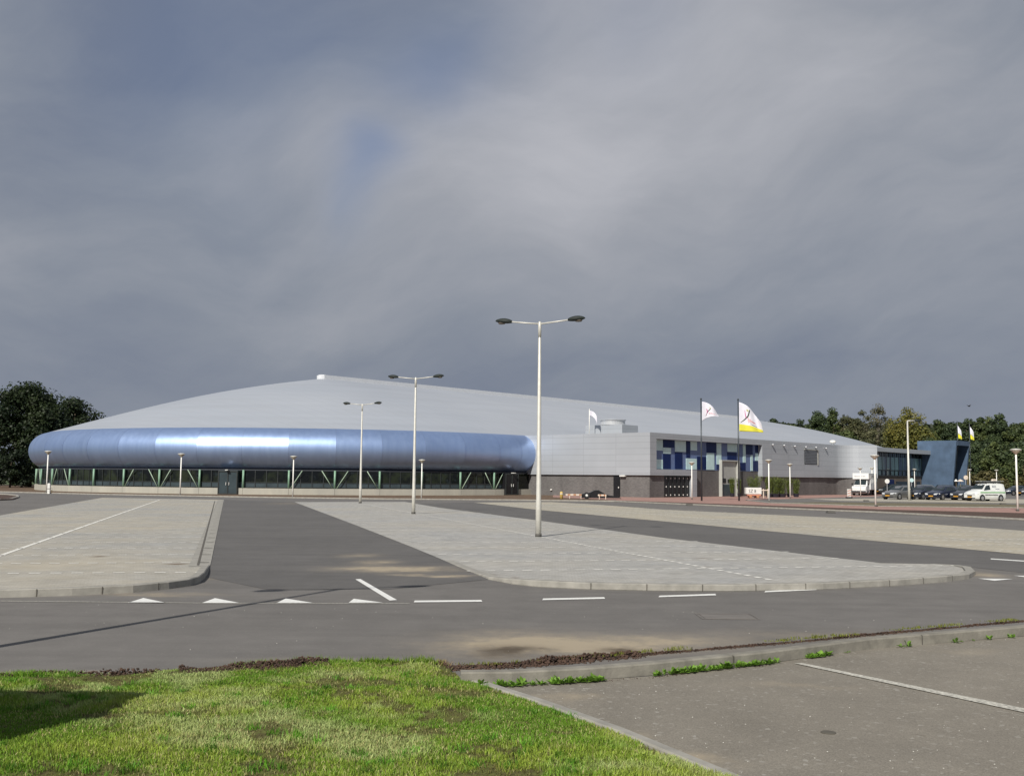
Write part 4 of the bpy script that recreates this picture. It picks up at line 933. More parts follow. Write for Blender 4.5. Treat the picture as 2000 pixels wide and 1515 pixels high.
q, H = flagpole(1443.5, 978, 782, 'right dark flagpole of the two in front of the blue windows')
zt2, zb2 = h_at(1445, 785, q), h_at(1445, 842, q)
def f2_(u, v):
    u_ = max(u, 0); top = zt2 - (.55 * u_ + 1.45 * u_ ** 2.2); bot = zb2 - .08 * u_; x_ = .10 + 2.3 * u - .25 * u_ * v
    return (x_, .17 * math.sin(9 * u + 1.5 * v) * (u_ + .1) + .15 * u_, bot + (top - bot) * v)
flag(1443.5, 978, f2_, .26, [([(.05, .30), (.22, .42), (.38, .60), (.48, .92)], .012, .032, 0), ([(.25, .78), (.27, .62), (.31, .48)], .012, .022, 2), ([(.33, .80), (.37, .84), (.41, .80)], .028, .028, 3)],
     [('IJsbaan', .36, .40, .21, .62, 1), ('Twente', .46, .27, .13, .75, 0)], 'white flag with x shaped figure, red lettering and yellow lower band')
# roof flag
pr = P0 + U * 1.2 + Vv * (front_pt(1151, 840, 1.2)[0]); pr.z = ZT
rp = empty('flagpole', (pr.x, pr.y, pr.z), 0, 'short white flagpole on the annex roof beside the fan housing', 'flagpole'); Hr = h_at(1151, 800, pr) - ZT
g = MB(); g.tube([(0, 0, -.1), (0, 0, Hr)], [.05, .04], 8); g.build('shaft', M['post'], rp, smooth=True); g = MB(); g.lathe([(.02, Hr), (.06, Hr + .04), (.02, Hr + .1)], 8); g.build('finial', M['post'], rp)
fo = empty('flag', (pr.x, pr.y, 0), 0, 'small grey white flag drooping on the annex roof', 'flag')
g = MB(); nu, nv = 12, 8
ff = lambda u, v: (.05 + .85 * math.sin(u * 1.4), .1 * math.sin(6 * u), ZT + Hr - .1 - 1.0 * u ** 2 - (.55 + .2 * u) * (1 - v))
g.add([ff(i / nu, j / nv) for i in range(nu + 1) for j in range(nv + 1)], [(i * (nv + 1) + j, (i + 1) * (nv + 1) + j, (i + 1) * (nv + 1) + j + 1, i * (nv + 1) + j + 1) for i in range(nu) for j in range(nv)])
o = g.build('cloth', M['flag'], fo, smooth=True); md = o.modifiers.new('s', 'SOLIDIFY'); md.thickness = .006
for px, yt, yb_, lb in ((1873, 825, 855, 'left small white and yellow flag hanging above the blue tower'), (1897, 827, 857, 'right small white and yellow flag hanging beyond the blue tower')):
    q = gp(px, 961.5); q.z = 0; zt_ = h_at(px, yt, q); zb_ = h_at(px, yb_, q)
    t = empty('flagpole', (q.x, q.y, 0), 0, lb.replace('white and yellow flag hanging', 'grey pole rising'), 'flagpole'); g = MB(); g.tube([(0, 0, 0), (0, 0, zt_ + .2)], [.08, .05], 8); g.build('shaft', M['flagpole'], t, smooth=True)
    g = MB(); g.lathe([(.02, zt_ + .2), (.07, zt_ + .25), (.02, zt_ + .32)], 8); g.build('finial', M['flagpole'], t)
    t = empty('flag', (q.x, q.y, 0), 0, lb, 'flag', 'flags above the tower')
    for nm, mt, va, vb in (('cloth', M['flag'], .35, 1), ('lower_band', M['flag_y'], 0, .35)):
        g = MB(); nu, nv = 10, 6
        def ff(u, v, zt_=zt_, zb_=zb_): return (.08 + .55 * u + .1 * (1 - v), .25 * math.sin(5 * u), zb_ - .3 * u + (zt_ - zb_ - 1.3 * u) * v)
        g.add([ff(i / nu, va + (vb - va) * j / nv) for i in range(nu + 1) for j in range(nv + 1)], [(i * (nv + 1) + j, (i + 1) * (nv + 1) + j, (i + 1) * (nv + 1) + j + 1, i * (nv + 1) + j + 1) for i in range(nu) for j in range(nv)])
        o = g.build(nm, mt, t, smooth=True); md = o.modifiers.new('s', 'SOLIDIFY'); md.thickness = .008

# ---------------------------------------------------------------- vehicles
M['tyre'] = simple('black_tyre', (.015, .015, .016), .8); M['rim'] = simple('silver_rim', (.50, .50, .50), .3, .7); M['car_glass'] = simple('car_glass', (.022, .032, .035), .05, 0, var=.3)
M['headlight'] = simple('clear_headlight', (.70, .71, .72), .12, .3); M['plate'] = simple('yellow_number_plate', (.62, .32, .04), .5); M['trim'] = simple('black_plastic_trim', (.02, .02, .022), .6)
M['rear_light'] = simple('red_tail_light', (.35, .02, .015), .2)
def paint(name, c, metal=.35):
    m = Mat(name).set(.28, metal, .5); m.color(m.mix(m.rng(m.noise(2, 3), .3, .7, 0, 1), tuple(x * .9 for x in c), tuple(x * 1.1 for x in c))); m.b.inputs['Coat Weight'].default_value = .7; m.b.inputs['Coat Roughness'].default_value = .05; return m.m
def vehicle(name, st, hw, paint_m, label, cat, loc, rz, wheels=(.75, -1.3), wr=.31, group=None, screen=None, sides=(), rear=None, lights_z=.62, bump_m=None):
    """st: stations (x, z_low, z_belt, z_roof, belt half width, roof half width); x forward"""
    t = empty(name, loc, rz, label, cat, group); g = MB(); vs = []; m_ = 0
    for x_, zl_, zb_, zr_, wb, wt in st:
        half = [(wb * .90, zl_), (wb * .985, zl_ + .12), (wb, (zl_ + zb_) * .5), (wb * .985, zb_ - .05), (wb * .96, zb_), (wt, zr_ - .05), (wt * .86, zr_), (wt * .4, zr_ + .025)]
        ringp = [(x_, y_, z_) for y_, z_ in half] + [(x_, -y_, z_) for y_, z_ in reversed(half)]; vs += ringp; m_ = len(ringp)
    n_ = len(st); g.add(vs, [(i * m_ + k, i * m_ + (k + 1) % m_, (i + 1) * m_ + (k + 1) % m_, (i + 1) * m_ + k) for i in range(n_ - 1) for k in range(m_)] + [tuple(range(m_)), tuple((n_ - 1) * m_ + k for k in range(m_))])
    body = g.build('body', paint_m, t, smooth=True)
    try: body.data.set_sharp_from_angle(angle=R(38))
    except Exception: pass
    def off(p, nn, d=.014): return tuple(Vector(p) + Vector(nn) * d)
    def pane(nm, pts, d=.014):
        a, b, c_ = map(Vector, pts[:3]); nn = (b - a).cross(c_ - a).normalized(); ctr = sum((Vector(p) for p in pts), Vector()) / len(pts)
        if nn.dot(ctr - Vector((0, 0, .7))) < 0: nn = -nn
        g = MB(); g.poly([off(p, nn, d) for p in pts]); g.poly([off(p, nn, d - .008) for p in reversed(pts)]); return g.build(nm, M['car_glass'], t, recalc=False)
    for i, j in ((screen) or ()):
        a, b = st[i], st[j]; k0, k1 = .12, .93
        def P(q, s): return (a[0] + (b[0] - a[0]) * q, s * (a[5] + (b[5] - a[5]) * q) * .9, (a[3] + (b[3] - a[3]) * q) + (.0 if q < .5 else -.02))
        pane('windscreen' if a[0] > 0 else 'rear_window', [P(k0, -1), P(k0, 1), P(k1, 1), P(k1, -1)], .03)
    for xa, xb, xc, xd in sides:
        def at(x_):
            for a, b in zip(st[:-1], st[1:]):
                if min(a[0], b[0]) <= x_ <= max(a[0], b[0]): q = (x_ - a[0]) / (b[0] - a[0] + 1e-9); return [a[k] + (b[k] - a[k]) * q for k in range(6)]
        for s in (-1, 1):
            P = []
            for x_, top in ((xa, 0), (xb, 0), (xc, 1), (xd, 1)):
                r = at(x_); q = .12 if not top else .88; y0, z0_, y1, z1_ = r[4] * .96, r[2], r[5], r[3] - .05
                P.append((x_, s * (y0 + (y1 - y0) * q), z0_ + (z1_ - z0_) * q))
            pane('side_window', P)
    for wx in wheels:
        for s in (-1, 1):
            g = MB(); g.lathe([(wr * .55, -.10), (wr * .92, -.105), (wr, -.07), (wr, .07), (wr * .92, .105), (wr * .55, .10)], 20, (wx, s * (hw - .085), wr), axis='y'); wh = g.build('wheel', M['tyre'], t, smooth=False)
            g = MB(); g.lathe([(wr * .64, -.01), (wr * .64, .012), (wr * .5, .02), (.03, .03)] if s > 0 else [(.03, -.03), (wr * .5, -.02), (wr * .64, -.012), (wr * .64, .01)], 14, (wx, s * (hw + .012), wr), axis='y'); g.build('rim', M['rim'], wh)
            g = MB(); g.lathe([(wr * 1.17, -.02), (wr * 1.17, .006)], 20, (wx, s * (hw - .0), wr * 1.05), axis='y'); g.build('wheel_arch', M['trim'], t)
    fx = st[0][0]; fw = st[0][4]; x1_ = st[1][0]
    for s in (-1, 1):
        g = MB(); g.add([(fx + .03, s * fw * .45, lights_z - .07), (fx + .03, s * fw * .9, lights_z - .07), (x1_ - .12, s * (hw + .008), lights_z - .02), (x1_ - .12, s * (hw + .008), lights_z + .09), (fx - .05, s * fw * .92, lights_z + .10), (fx + .0, s * fw * .5, lights_z + .06)], [(0, 1, 5), (1, 4, 5), (1, 2, 3, 4)]); g.build('headlight', M['headlight'], t)
        rx, rw = st[-1][0], st[-1][4]; g = MB(); g.box(rx - .03, rx + .02, min(s * rw * .7, s * rw * .97), max(s * rw * .7, s * rw * .97), .7, .95); g.build('tail_light', M['rear_light'], t)
    g = MB(); g.box(fx + .03, fx + .055, -.26, .26, .36, .47); g.build('number_plate', M['plate'], t)
    g = MB(); g.box(fx - .1, fx + .035, -fw * .93, fw * .93, .22, .34); g.build('bumper', bump_m or M['trim'], t, bevel=.02)
    g = MB(); g.box(fx - .02, fx + .03, -fw * .4, fw * .4, .5, .62); g.build('grille', M['trim'], t)
    return t, body
sedan = [(2.15, .25, .60, .62, .70, .60), (2.0, .22, .68, .72, .82, .70), (1.3, .2, .84, .88, .87, .74), (.85, .2, .90, .95, .875, .74), (.05, .2, .93, 1.40, .875, .60), (-.9, .2, .95, 1.44, .875, .60), (-1.55, .2, .97, 1.06, .87, .70), (-2.0, .25, .93, .98, .84, .68), (-2.15, .3, .85, .88, .76, .6)]
hatch = [(1.95, .25, .62, .64, .68, .58), (1.8, .22, .72, .76, .80, .68), (1.15, .2, .88, .92, .84, .72), (.8, .2, .93, .98, .845, .72), (.05, .2, .95, 1.44, .845, .60), (-.9, .2, .97, 1.48, .845, .60), (-1.6, .2, .99, 1.38, .84, .58), (-1.85, .25, .98, 1.10, .80, .58), (-1.95, .3, .85, .88, .74, .56)]
estate = [(2.2, .25, .62, .64, .70, .60), (2.05, .22, .70, .74, .82, .70), (1.35, .2, .86, .90, .87, .74), (.95, .2, .91, .96, .875, .74), (.15, .2, .94, 1.43, .875, .62), (-.9, .2, .96, 1.47, .875, .62), (-1.85, .2, .97, 1.42, .87, .60), (-2.15, .25, .96, 1.05, .84, .62), (-2.25, .3, .85, .88, .78, .6)]
vanst = [(2.05, .25, .72, .74, .72, .62), (1.92, .22, .82, .86, .82, .70), (1.45, .2, 1.00, 1.05, .85, .76), (1.1, .2, 1.06, 1.12, .86, .76), (.5, .2, 1.08, 1.72, .86, .66), (-.2, .2, 1.08, 1.80, .86, .68), (-1.6, .2, 1.08, 1.80, .86, .68), (-2.0, .22, 1.08, 1.74, .85, .66), (-2.08, .25, 1.0, 1.6, .83, .64)]
GRP = 'dark cars parked in the row at the right'
def heading(deg): return R(180 + deg)     # 0 faces left, positive turns towards the camera
cars = [(1757, 976.5, sedan, (.17, .17, .165), 'grey sedan with pale headlights at the left end of the parked row', 36, 'gray'),
        (1800, 976.5, hatch, (.03, .035, .055), 'dark hatchback parked half behind the tall single armed lamp', 38, 'd'),
        (1840, 977.5, estate, (.012, .018, .045), 'navy blue car in the middle of the parked row, tallest roof', 38, 'n'),
        (1886, 978, hatch, (.05, .055, .065), 'charcoal car parked directly left of the white van', 38, 'c')]
for px, py, st, c, lb, hd, k in cars:
    q = gp(px, py - 1.2); sd_ = [(.75, -.05 - .75, -.75, .08), (-.85, -1.45, -1.3, -.85)]
    vehicle('parked_car', st, .87 if st is not hatch else .845, paint('car_paint_' + k, c), lb, 'car', (q.x, q.y, .025), heading(hd), (st[0][0] - .85, st[-1][0] + .85), .32, GRP, screen=((3, 4), (6, 5) if st is sedan else (7, 6)), sides=sd_)
bgcars = [(1738, 965, hatch, (.03, .04, .045), 'dark car parked behind the grey sedan near the truck', 10, 'e'), (1984, 967.5, sedan, (.02, .03, .05), 'dark blue car behind and right of the white van', 20, 'f'), (2010, 968, hatch, (.03, .03, .035), 'black car cut by the right edge of the picture', 25, 'g'),
          (1818, 966, estate, (.16, .18, .20), 'silver grey car in the second row behind navy car', 160, 'h'), (1858, 966, estate, (.08, .10, .13), 'blue grey car in the second row in front of the blue tower', 165, 'i'), (1893, 966, hatch, (.07, .09, .10), 'dark teal car in the second row left of van roof', 160, 'j'), (1775, 966, sedan, (.05, .06, .07), 'dark car in the second row behind the lamp pole', 165, 'k')]
for px, py, st, c, lb, hd, k in bgcars:
    q = gp(px, py); vehicle('parked_car', st, .87 if st is not hatch else .845, paint('car_paint_' + k, c), lb, 'car', (q.x, q.y, .025), heading(hd), (st[0][0] - .85, st[-1][0] + .85), .32, 'cars in the second parked row', screen=((3, 4), (6, 5) if st is sedan else (7, 6)), sides=[(.75, -.8, -.75, .08), (-.85, -1.45, -1.3, -.85)])
q = gp(1923, 978.5)
van, vb = vehicle('delivery_van', vanst, .86, paint('white_van_paint', (.74, .75, .72), 0), 'white delivery van with green stripe and roof ladders, right end of parked row', 'van', (q.x, q.y, .025), heading(24), (1.25, -1.35), .31, screen=((3, 4),), sides=[(1.0, .05, .05, .55)], lights_z=.74)
M['green_paint'] = simple('green_stripe_paint', (.12, .42, .10), .4)
for s in (-1, 1):
    g = MB(); g.box(-2.0, 1.5, min(s * .862, s * .870), max(s * .862, s * .870), .84, .93); g.build('stripe', M['green_paint'], van)
    g = MB(); g.box(-.95, .85, min(s * .862, s * .875), max(s * .862, s * .875), .60, .67); g.build('side_moulding', M['trim'], van)
    v_, f_ = text_mesh('BOS', .30); v2, f2 = text_mesh('installatie', .15)
    g = MB(); sx = -1 if s > 0 else 1
    def side_y(z_): return s * (.826 + (.68 - .826) * max(0, (z_ - 1.08) / .67) + .014)
    for vv, ff_, ox, oz in ((v_, f_, -.55, 1.38), (v2, f2, -.95, 1.2)):
        g.add([(ox + .28 * s * 1.0 + sx * x_, side_y(oz + y_), oz + y_) for x_, y_ in vv], ff_)
    g.build('lettering', M['navy'], van, recalc=False)
g = MB()
for y_ in (-.45, -.1, .25, .55): g.tube([(1.2 - abs(y_), y_, 2.0), (-2.15, y_, 2.02)], [.035, .035], 6)
for k in range(14): g.box(-2.1 + k * .22, -2.06 + k * .22, -.45, .55, 1.99, 2.03)
M['alu'] = simple('aluminium', (.42, .43, .42), .4, .5); g.build('ladder', M['alu'], van)
g = MB(); g.lathe([(.08, -.3), (.13, -.25), (.13, .25), (.08, .3)], 10, (-1.75, -.3, 2.12), axis='x'); M['cream'] = simple('cream_pipe', (.66, .56, .46), .5); g.build('roof_tube', M['cream'], van)
g = MB()
for x_ in (.4, -.6, -1.6): g.box(x_ - .03, x_ + .03, -.62, .62, 1.86, 1.98); g.box(x_ - .03, x_ + .03, -.64, -.58, 1.75, 1.98); g.box(x_ - .03, x_ + .03, .58, .64, 1.75, 1.98)
g.build('roof_rack', M['trim'], van)
# box truck
q = gp(1687, 967.2); tr = empty('box_truck', (q.x, q.y, .025), heading(58), 'white box truck facing the camera beside the entrance wing', 'truck')
WP = paint('white_truck_paint', (.78, .78, .76), 0); cab = [(2.75, .4, .95, 1.0, .80, .72), (2.6, .32, 1.12, 1.18, .93, .8), (2.05, .3, 1.28, 1.34, .95, .82), (1.25, .3, 1.3, 2.05, .95, .80), (.6, .3, 1.3, 2.1, .95, .82)]
g = MB(); vs = []
for x_, zl_, zb_, zr_, wb, wt in cab:
    half = [(wb * .92, zl_), (wb, zl_ + .15), (wb, zb_), (wt, zr_ - .06), (wt * .85, zr_)]; ringp = [(x_, y_, z_) for y_, z_ in half] + [(x_, -y_, z_) for y_, z_ in reversed(half)]; vs += ringp; m_ = 10
g.add(vs, [(i * m_ + k, i * m_ + (k + 1) % m_, (i + 1) * m_ + (k + 1) % m_, (i + 1) * m_ + k) for i in range(4) for k in range(m_)] + [tuple(range(m_)), tuple(4 * m_ + k for k in range(m_))]); g.build('cab', WP, tr)
g = MB(); g.quad((1.98, -.76, 1.42), (1.98, .76, 1.42), (1.36, .72, 2.0), (1.36, -.72, 2.0)); g.build('windscreen', M['car_glass'], tr, recalc=False, loc=(.04, 0, .03))
for s in (-1, 1):
    g = MB(); g.poly([(1.75, s * .962, 1.36), (.8, s * .962, 1.36), (.8, s * .86, 1.95), (1.3, s * .86, 1.95)]); g.build('side_window', M['car_glass'], tr, recalc=False)
    g = MB(); g.box(1.7, 1.8, min(s * .98, s * 1.16), max(s * .98, s * 1.16), 1.35, 1.65); g.build('mirror', M['trim'], tr)
    g = MB(); g.box(2.6, 2.72, min(s * .5, s * .85), max(s * .5, s * .85), .82, .98); g.build('headlight', M['headlight'], tr)
g = MB(); g.box(-3.2, .58, -1.05, 1.05, .75, 2.95); g.box(.58, 1.55, -1.05, 1.05, 2.16, 2.95); bx_ = g.build('cargo_box', WP, tr, bevel=.03)
v_, f_ = text_mesh('VERHUIZINGEN', .22)
g = MB(); g.add([(1.556, -.85 + x_ * .95, 2.45 + y_) for x_, y_ in v_], f_); g.build('lettering', M['louvre'], bx_, recalc=False)
for s in (-1, 1):
    g = MB(); g.add([((-.2 if s > 0 else -2.6) - s * x_ * 1.3, s * 1.056, 2.45 + y_) for x_, y_ in v_], f_); g.build('lettering', M['louvre'], bx_, recalc=False)
g = MB(); g.box(-3.1, 2.3, -.45, .45, .5, .74); g.build('chassis', M['trim'], tr)
g = MB(); g.box(2.6, 2.8, -.9, .9, .38, .62); g.build('bumper', M['trim'], tr)
for wx in (1.75, -1.9):
    for s in (-1, 1):
        g = MB(); g.lathe([(.22, -.12), (.34, -.12), (.36, -.08), (.36, .08), (.34, .12), (.22, .12)], 18, (wx, s * .86, .36), axis='y'); wh = g.build('wheel', M['tyre'], tr); g = MB(); g.lathe([(.21, -.02), (.03, .02)] if s > 0 else [(.03, -.02), (.21, .02)], 12, (wx, s * .99, .36), axis='y'); g.build('rim', M['rim'], wh)

# ---------------------------------------------------------------- small things
M['red_stripe'] = simple('red_reflective_paint', (.62, .26, .18), .5)
q = gp(1658.5, 973); t = empty('road_barrier', (q.x, q.y, .02), R(15), 'red and white striped warning barrier left of the box truck', 'barrier')
g = MB(); g.box(-.35, .35, -.18, .18, 0, .15); g.build('base', M['trim'], t, bevel=.02); g = MB(); g.box(-.22, .22, -.05, .05, .15, 1.02); bo = g.build('panel', M['white_metal'], t, bevel=.01)
g = MB()
for k in range(3): z_ = .2 + k * .27; g.quad((-.22, -.054, z_), (.22, -.054, z_ + .12), (.22, -.054, z_ + .22), (-.22, -.054, z_ + .10))
g.build('stripe', M['red_stripe'], bo, recalc=False)
# bamboo pots
M['pot'] = simple('black_plant_pot', (.02, .02, .03), .5)
M['cane'] = simple('green_cane', (.12, .17, .05), .6)
pots = [(1430, 970, 932, .35, 'slim bamboo in a black pot, leftmost one beside the entrance niche'), (1443.5, 970, 934, .3, 'bamboo in a black pot right behind the right flagpole'), (1474, 969, 930, .95, 'wide loose bamboo growing behind the white sign trailer'), (1502, 971, 932, .5, 'bamboo in a black pot just behind the nearer lamp post'),
        (1514, 971, 931, .75, 'dense bamboo bush in a black pot, left of the two largest'), (1527, 971, 932, .75, 'dense bamboo bush in a black pot, right of the two largest'), (1541, 970.5, 933, .35, 'narrow bamboo behind the farther lamp post'), (1555, 970.5, 935, .5, 'rightmost bamboo pot standing alone against brick wall')]
for px, py, yt, rad, lb in pots:
    q = gp(px, py); t = empty('potted_bamboo', (q.x, q.y, .015), 0, lb, 'potted plant', 'potted bamboo along the annex'); H = h_at(px, yt, q)
    g = MB(); g.lathe([(rad * .55, 0), (rad * .7, .36), (rad * .72, .4), (rad * .6, .4), (rad * .58, .34)], 14); g.build('pot', M['pot'], t)
    g = MB()
    for _ in range(int(14 + rad * 20)):
        a = random.random() * 6.28; r_ = random.random() ** .5 * rad * .4; l_ = random.uniform(.6, 1) * H; sp = random.uniform(.2, 1) * rad * .5
        g.tube([(r_ * math.cos(a), r_ * math.sin(a), .3), ((r_ + sp * .4) * math.cos(a), (r_ + sp * .4) * math.sin(a), l_ * .6), ((r_ + sp) * math.cos(a), (r_ + sp) * math.sin(a), l_)], [.012, .01, .004], 4)
    g.build('canes', M['cane'], t)
    n = int(2300 * (rad + .2)); a = rng.random(n) * 6.28; zz = .4 + (H - .4) * rng.random(n) ** .9 * (.72 + .38 * vnoise(a * 3, a * 0 + px, 1.0, 5)); rr_ = rad * (.4 + .75 * zz / H) * np.sqrt(rng.random(n)); ln_ = .2; th_ = rng.random(n) * 6.28
    c_ = np.stack([rr_ * np.cos(a), rr_ * np.sin(a), zz], 1); d_ = np.stack([np.cos(th_), np.sin(th_), rng.uniform(-.6, 1.4, n)], 1) * ln_ * .5; s_ = np.stack([-np.sin(th_), np.cos(th_), np.zeros(n)], 1) * .016
    V = np.stack([c_ - d_, c_ + s_, c_ + d_, c_ - s_], 1).reshape(-1, 3); F = np.arange(4 * n).reshape(n, 4); cc = np.repeat(np.array([.17, .21, .05]) * rng.uniform(.6, 1.35, (n, 1)), 4, 0); fast_mesh('foliage', V, F, M['leaf'], t, cc)
# sign trailer
q = gp(1471, 972.5); t = empty('sign_trailer', (q.x, q.y, .015), R(6), 'low white sign board on an orange wheeled trailer before the bamboo', 'trailer')
g = MB(); g.box(-.85, .85, -.3, .3, .42, 1.12); sg = g.build('sign_board', M['white_metal'], t, bevel=.03)
v_, f_ = text_mesh('SZ 8', .5); g = MB(); g.add([(-.6 + x_ * .9, -.306, .58 + y_) for x_, y_ in v_], f_); g.build('lettering', M['black'], sg, recalc=False)
g = MB(); g.box(-.7, .8, -.25, .25, .26, .40); M['orange'] = simple('orange_steel', (.45, .22, .11), .5); g.build('chassis', M['red_stripe'], t)
for x_ in (-.35, .45): g = MB(); g.lathe([(.08, -.3), (.16, -.28), (.16, .28), (.08, .3)], 12, (x_, 0, .16), axis='y'); g.build('wheel', M['orange'], t)
q = gp(1486, 972.5); t = empty('barrier_fence', (q.x, q.y, .015), R(6), 'short cream picket barrier standing right of the sign trailer', 'barrier'); g = MB()
for k in range(4): g = MB(); g.box(-.75 + k * .5, -.66 + k * .5, -.05, .05, 0, .98); g.build('post', M['cream'], t)
g = MB(); g.box(-.8, .9, -.08, -.051, .8, .9); g.build('rail', M['cream'], t)
# yellow bollard
q = gp(1096.5, 974); t = empty('bollard', (q.x, q.y, .01), 0, 'short yellow bollard at the kerb left of the dark ramp trailer', 'bollard')
g = MB(); g.lathe([(.15, 0), (.15, .6), (.12, .66), (.02, .70)], 12); M['yellow'] = simple('dull_yellow_paint', (.60, .42, .12), .5, var=.15); g.build('body', M['yellow'], t, smooth=True)
g = MB(); g.lathe([(.155, .45), (.155, .52)], 12); g.build('band', M['white_metal'], t)
# ramp trailer
q = gp(1150, 974); t = empty('ramp_trailer', (q.x, q.y, .01), R(0), 'low black tarpaulin covered trailer with orange barriers along brick wall', 'trailer')
g = MB(); n_ = 12; prof_ = [(-.75, .1), (-.7, .45), (-.3, .55), (.1, .6), (.5, .82), (.9, .85), (1.3, .62), (1.8, .38), (2.9, .22), (3.1, .1)]
g.add([(x_, y_, z_) for y_ in (-.5, .5) for x_, z_ in prof_], [(i, i + 1, 11 + i, 10 + i) for i in range(9)] + [tuple(range(10)), tuple(range(10, 20)), (0, 9, 19, 10)]); g.build('tarpaulin', M['black'], t, smooth=False)
g = MB(); g.lathe([(.12, -.12), (.3, -.11), (.32, .0), (.3, .11), (.12, .12)], 16, (-.25, -.62, .32), axis='y'); wh = g.build('wheel', M['tyre'], t); g = MB(); g.lathe([(.02, -.05), (.12, -.02), (.12, .02)], 12, (-.25, -.73, .34), axis='y'); g.build('hub', M['white_metal'], wh)
q = gp(1124, 973.8)
for i, (dx, lb) in enumerate(((0, 'orange and white low barrier left of the black trailer'), (2.45, 'orange and white low barrier leaning before the black trailer'))):
    t = empty('low_barrier', (q.x + dx, q.y - (0 if i == 0 else 1.3), .01), 0, lb, 'barrier', 'low orange barriers'); g = MB()
    g.box(-.95 if i == 0 else -.4, .75 if i == 0 else .4, -.02, .02, .30, .46); rl = g.build('rail', M['cream'], t)
    for k in range(3 if i == 0 else 2): g = MB(); g.box(-.75 + k * .55 if i == 0 else -.25 + k * .4, -.5 + k * .55 if i == 0 else -.1 + k * .4, -.026, -.022, .31, .45); g.build('stripe', M['orange'], rl)
    for x_ in (-.6, .5) if i == 0 else (-.3, .3): g = MB(); g.box(x_, x_ + .06, -.1, .1, 0, .30); g.build('foot', M['cream'], t)
# utility box at the left lamp, wall box, drains
q = gp(95, 963.5); t = empty('utility_box', (q.x, q.y, 0), 0, 'small white utility cabinet right beside the leftmost lamp post', 'cabinet'); g = MB(); g.box(-.12, .14, -.12, .12, .15, 1.0); g.build('cabinet', M['white_metal'], t, bevel=.02); g = MB(); g.box(-.1, .12, -.1, .1, 0, .15); g.build('foot', M['post'], t); g = MB(); g.box(-.13, .15, -.13, .13, .45, .5); g.build('strap', M['base'], t)
q = gp(101, 963.5); t = empty('marker_post', (q.x, q.y, 0), 0, 'thin brown stake in dirt beside the white utility cabinet', 'stake'); g = MB(); g.tube([(0, 0, 0), (0, 0, .55)], [.05, .04], 8); g.build('shaft', M['wood'], t)
g = MB(); g.lathe([(.055, .4), (.055, .5)], 8); g.build('band', M['post'], t)
for px, py, lb in ((1197.5, 979.2, 'dark kerb drain farthest left, before the annex corner'), (1346.5, 987.0, 'dark kerb drain below the left flagpole'), (1622.5, 1001.5, 'dark kerb drain beyond the red footpath'), (1959, 985, 'dark gully lid on paving in front of the white van'), (1692, 979, 'dark gully lid on paving before the box truck')):
    q = gp(px, py); g = MB(); g.box(-.22, .22, -.16, .16, .0, .13); g.box(-.26, .26, -.2, .2, 0, .05); o = g.build('drain', M['base'], None, loc=(q.x, q.y, .01), bevel=.01); tag(o, lb, 'drain', 'road drains')
for px, py, lb in ((1420, 1204, 'square metal manhole cover set in the near road lane'), (1618, 1431, 'round dark cover in the foreground car park')):
    q = gp(px, py); g = MB()
    if px < 1500:
        for bx4 in ((-.42, .42, -.30, -.28), (-.42, .42, .28, .30), (-.42, -.40, -.28, .28), (.40, .42, -.28, .28)): g.box(*bx4, 0, .004)
        g.box(-.36, .36, -.24, .24, -.004, .002)
    else: g.lathe([(.06, 0), (.06, .004), (.04, .005)], 20)
    o = g.build('manhole_cover', simple('cover_metal', (.165, .15, .135) if px < 1500 else (.10, .09, .07), .8, 0), None, loc=(q.x, q.y, .005)); tag(o, lb, 'manhole cover')
# signs by the entrance
for px, yb, yt, lb, r_, c_ in ((1733, 967, 938, 'round white sign on a post before the brown brick wall', .32, 'white_metal'), (1781, 966, 936, 'small pale sign on a post before the entrance doors', .3, 'teal'), (1887, 965, 931, 'round yellowish sign on a post right of the blue tower', .35, 'cream')):
    q = gp(px, yb); q.z = 0; H = h_at(px, yt, q); t = empty('road_sign', (q.x, q.y, 0), 0, lb, 'sign'); g = MB(); g.tube([(0, 0, 0), (0, 0, H)], [.04, .04], 8); g.build('post', M['silver'], t); g = MB(); g.lathe([(r_, -.02), (r_, .02)], 20, (0, -.06, H - .1), axis='y'); g.build('sign_plate', M[c_], t)
for px, lb, c_ in ((1868, 'closed cream parasol in front of the blue tower', 'white_metal'), (1876.5, 'wide peach parasol in front of the blue tower', 'cream')):
    q = gp(px, 967); q.z = 0; H = h_at(px, 936, q); t = empty('parasol', (q.x, q.y, 0), 0, lb, 'parasol'); g = MB(); g.tube([(0, 0, 0), (0, 0, H)], [.03, .03], 8); g.build('pole', M['wood'], t); w_ = .25 if px < 1870 else .45; g = MB(); g.lathe([(w_, H - .28), (w_ * .9, H - .2), (w_ * .4, H - .03), (.02, H + .04)], 12); g.build('canopy', M[c_], t)
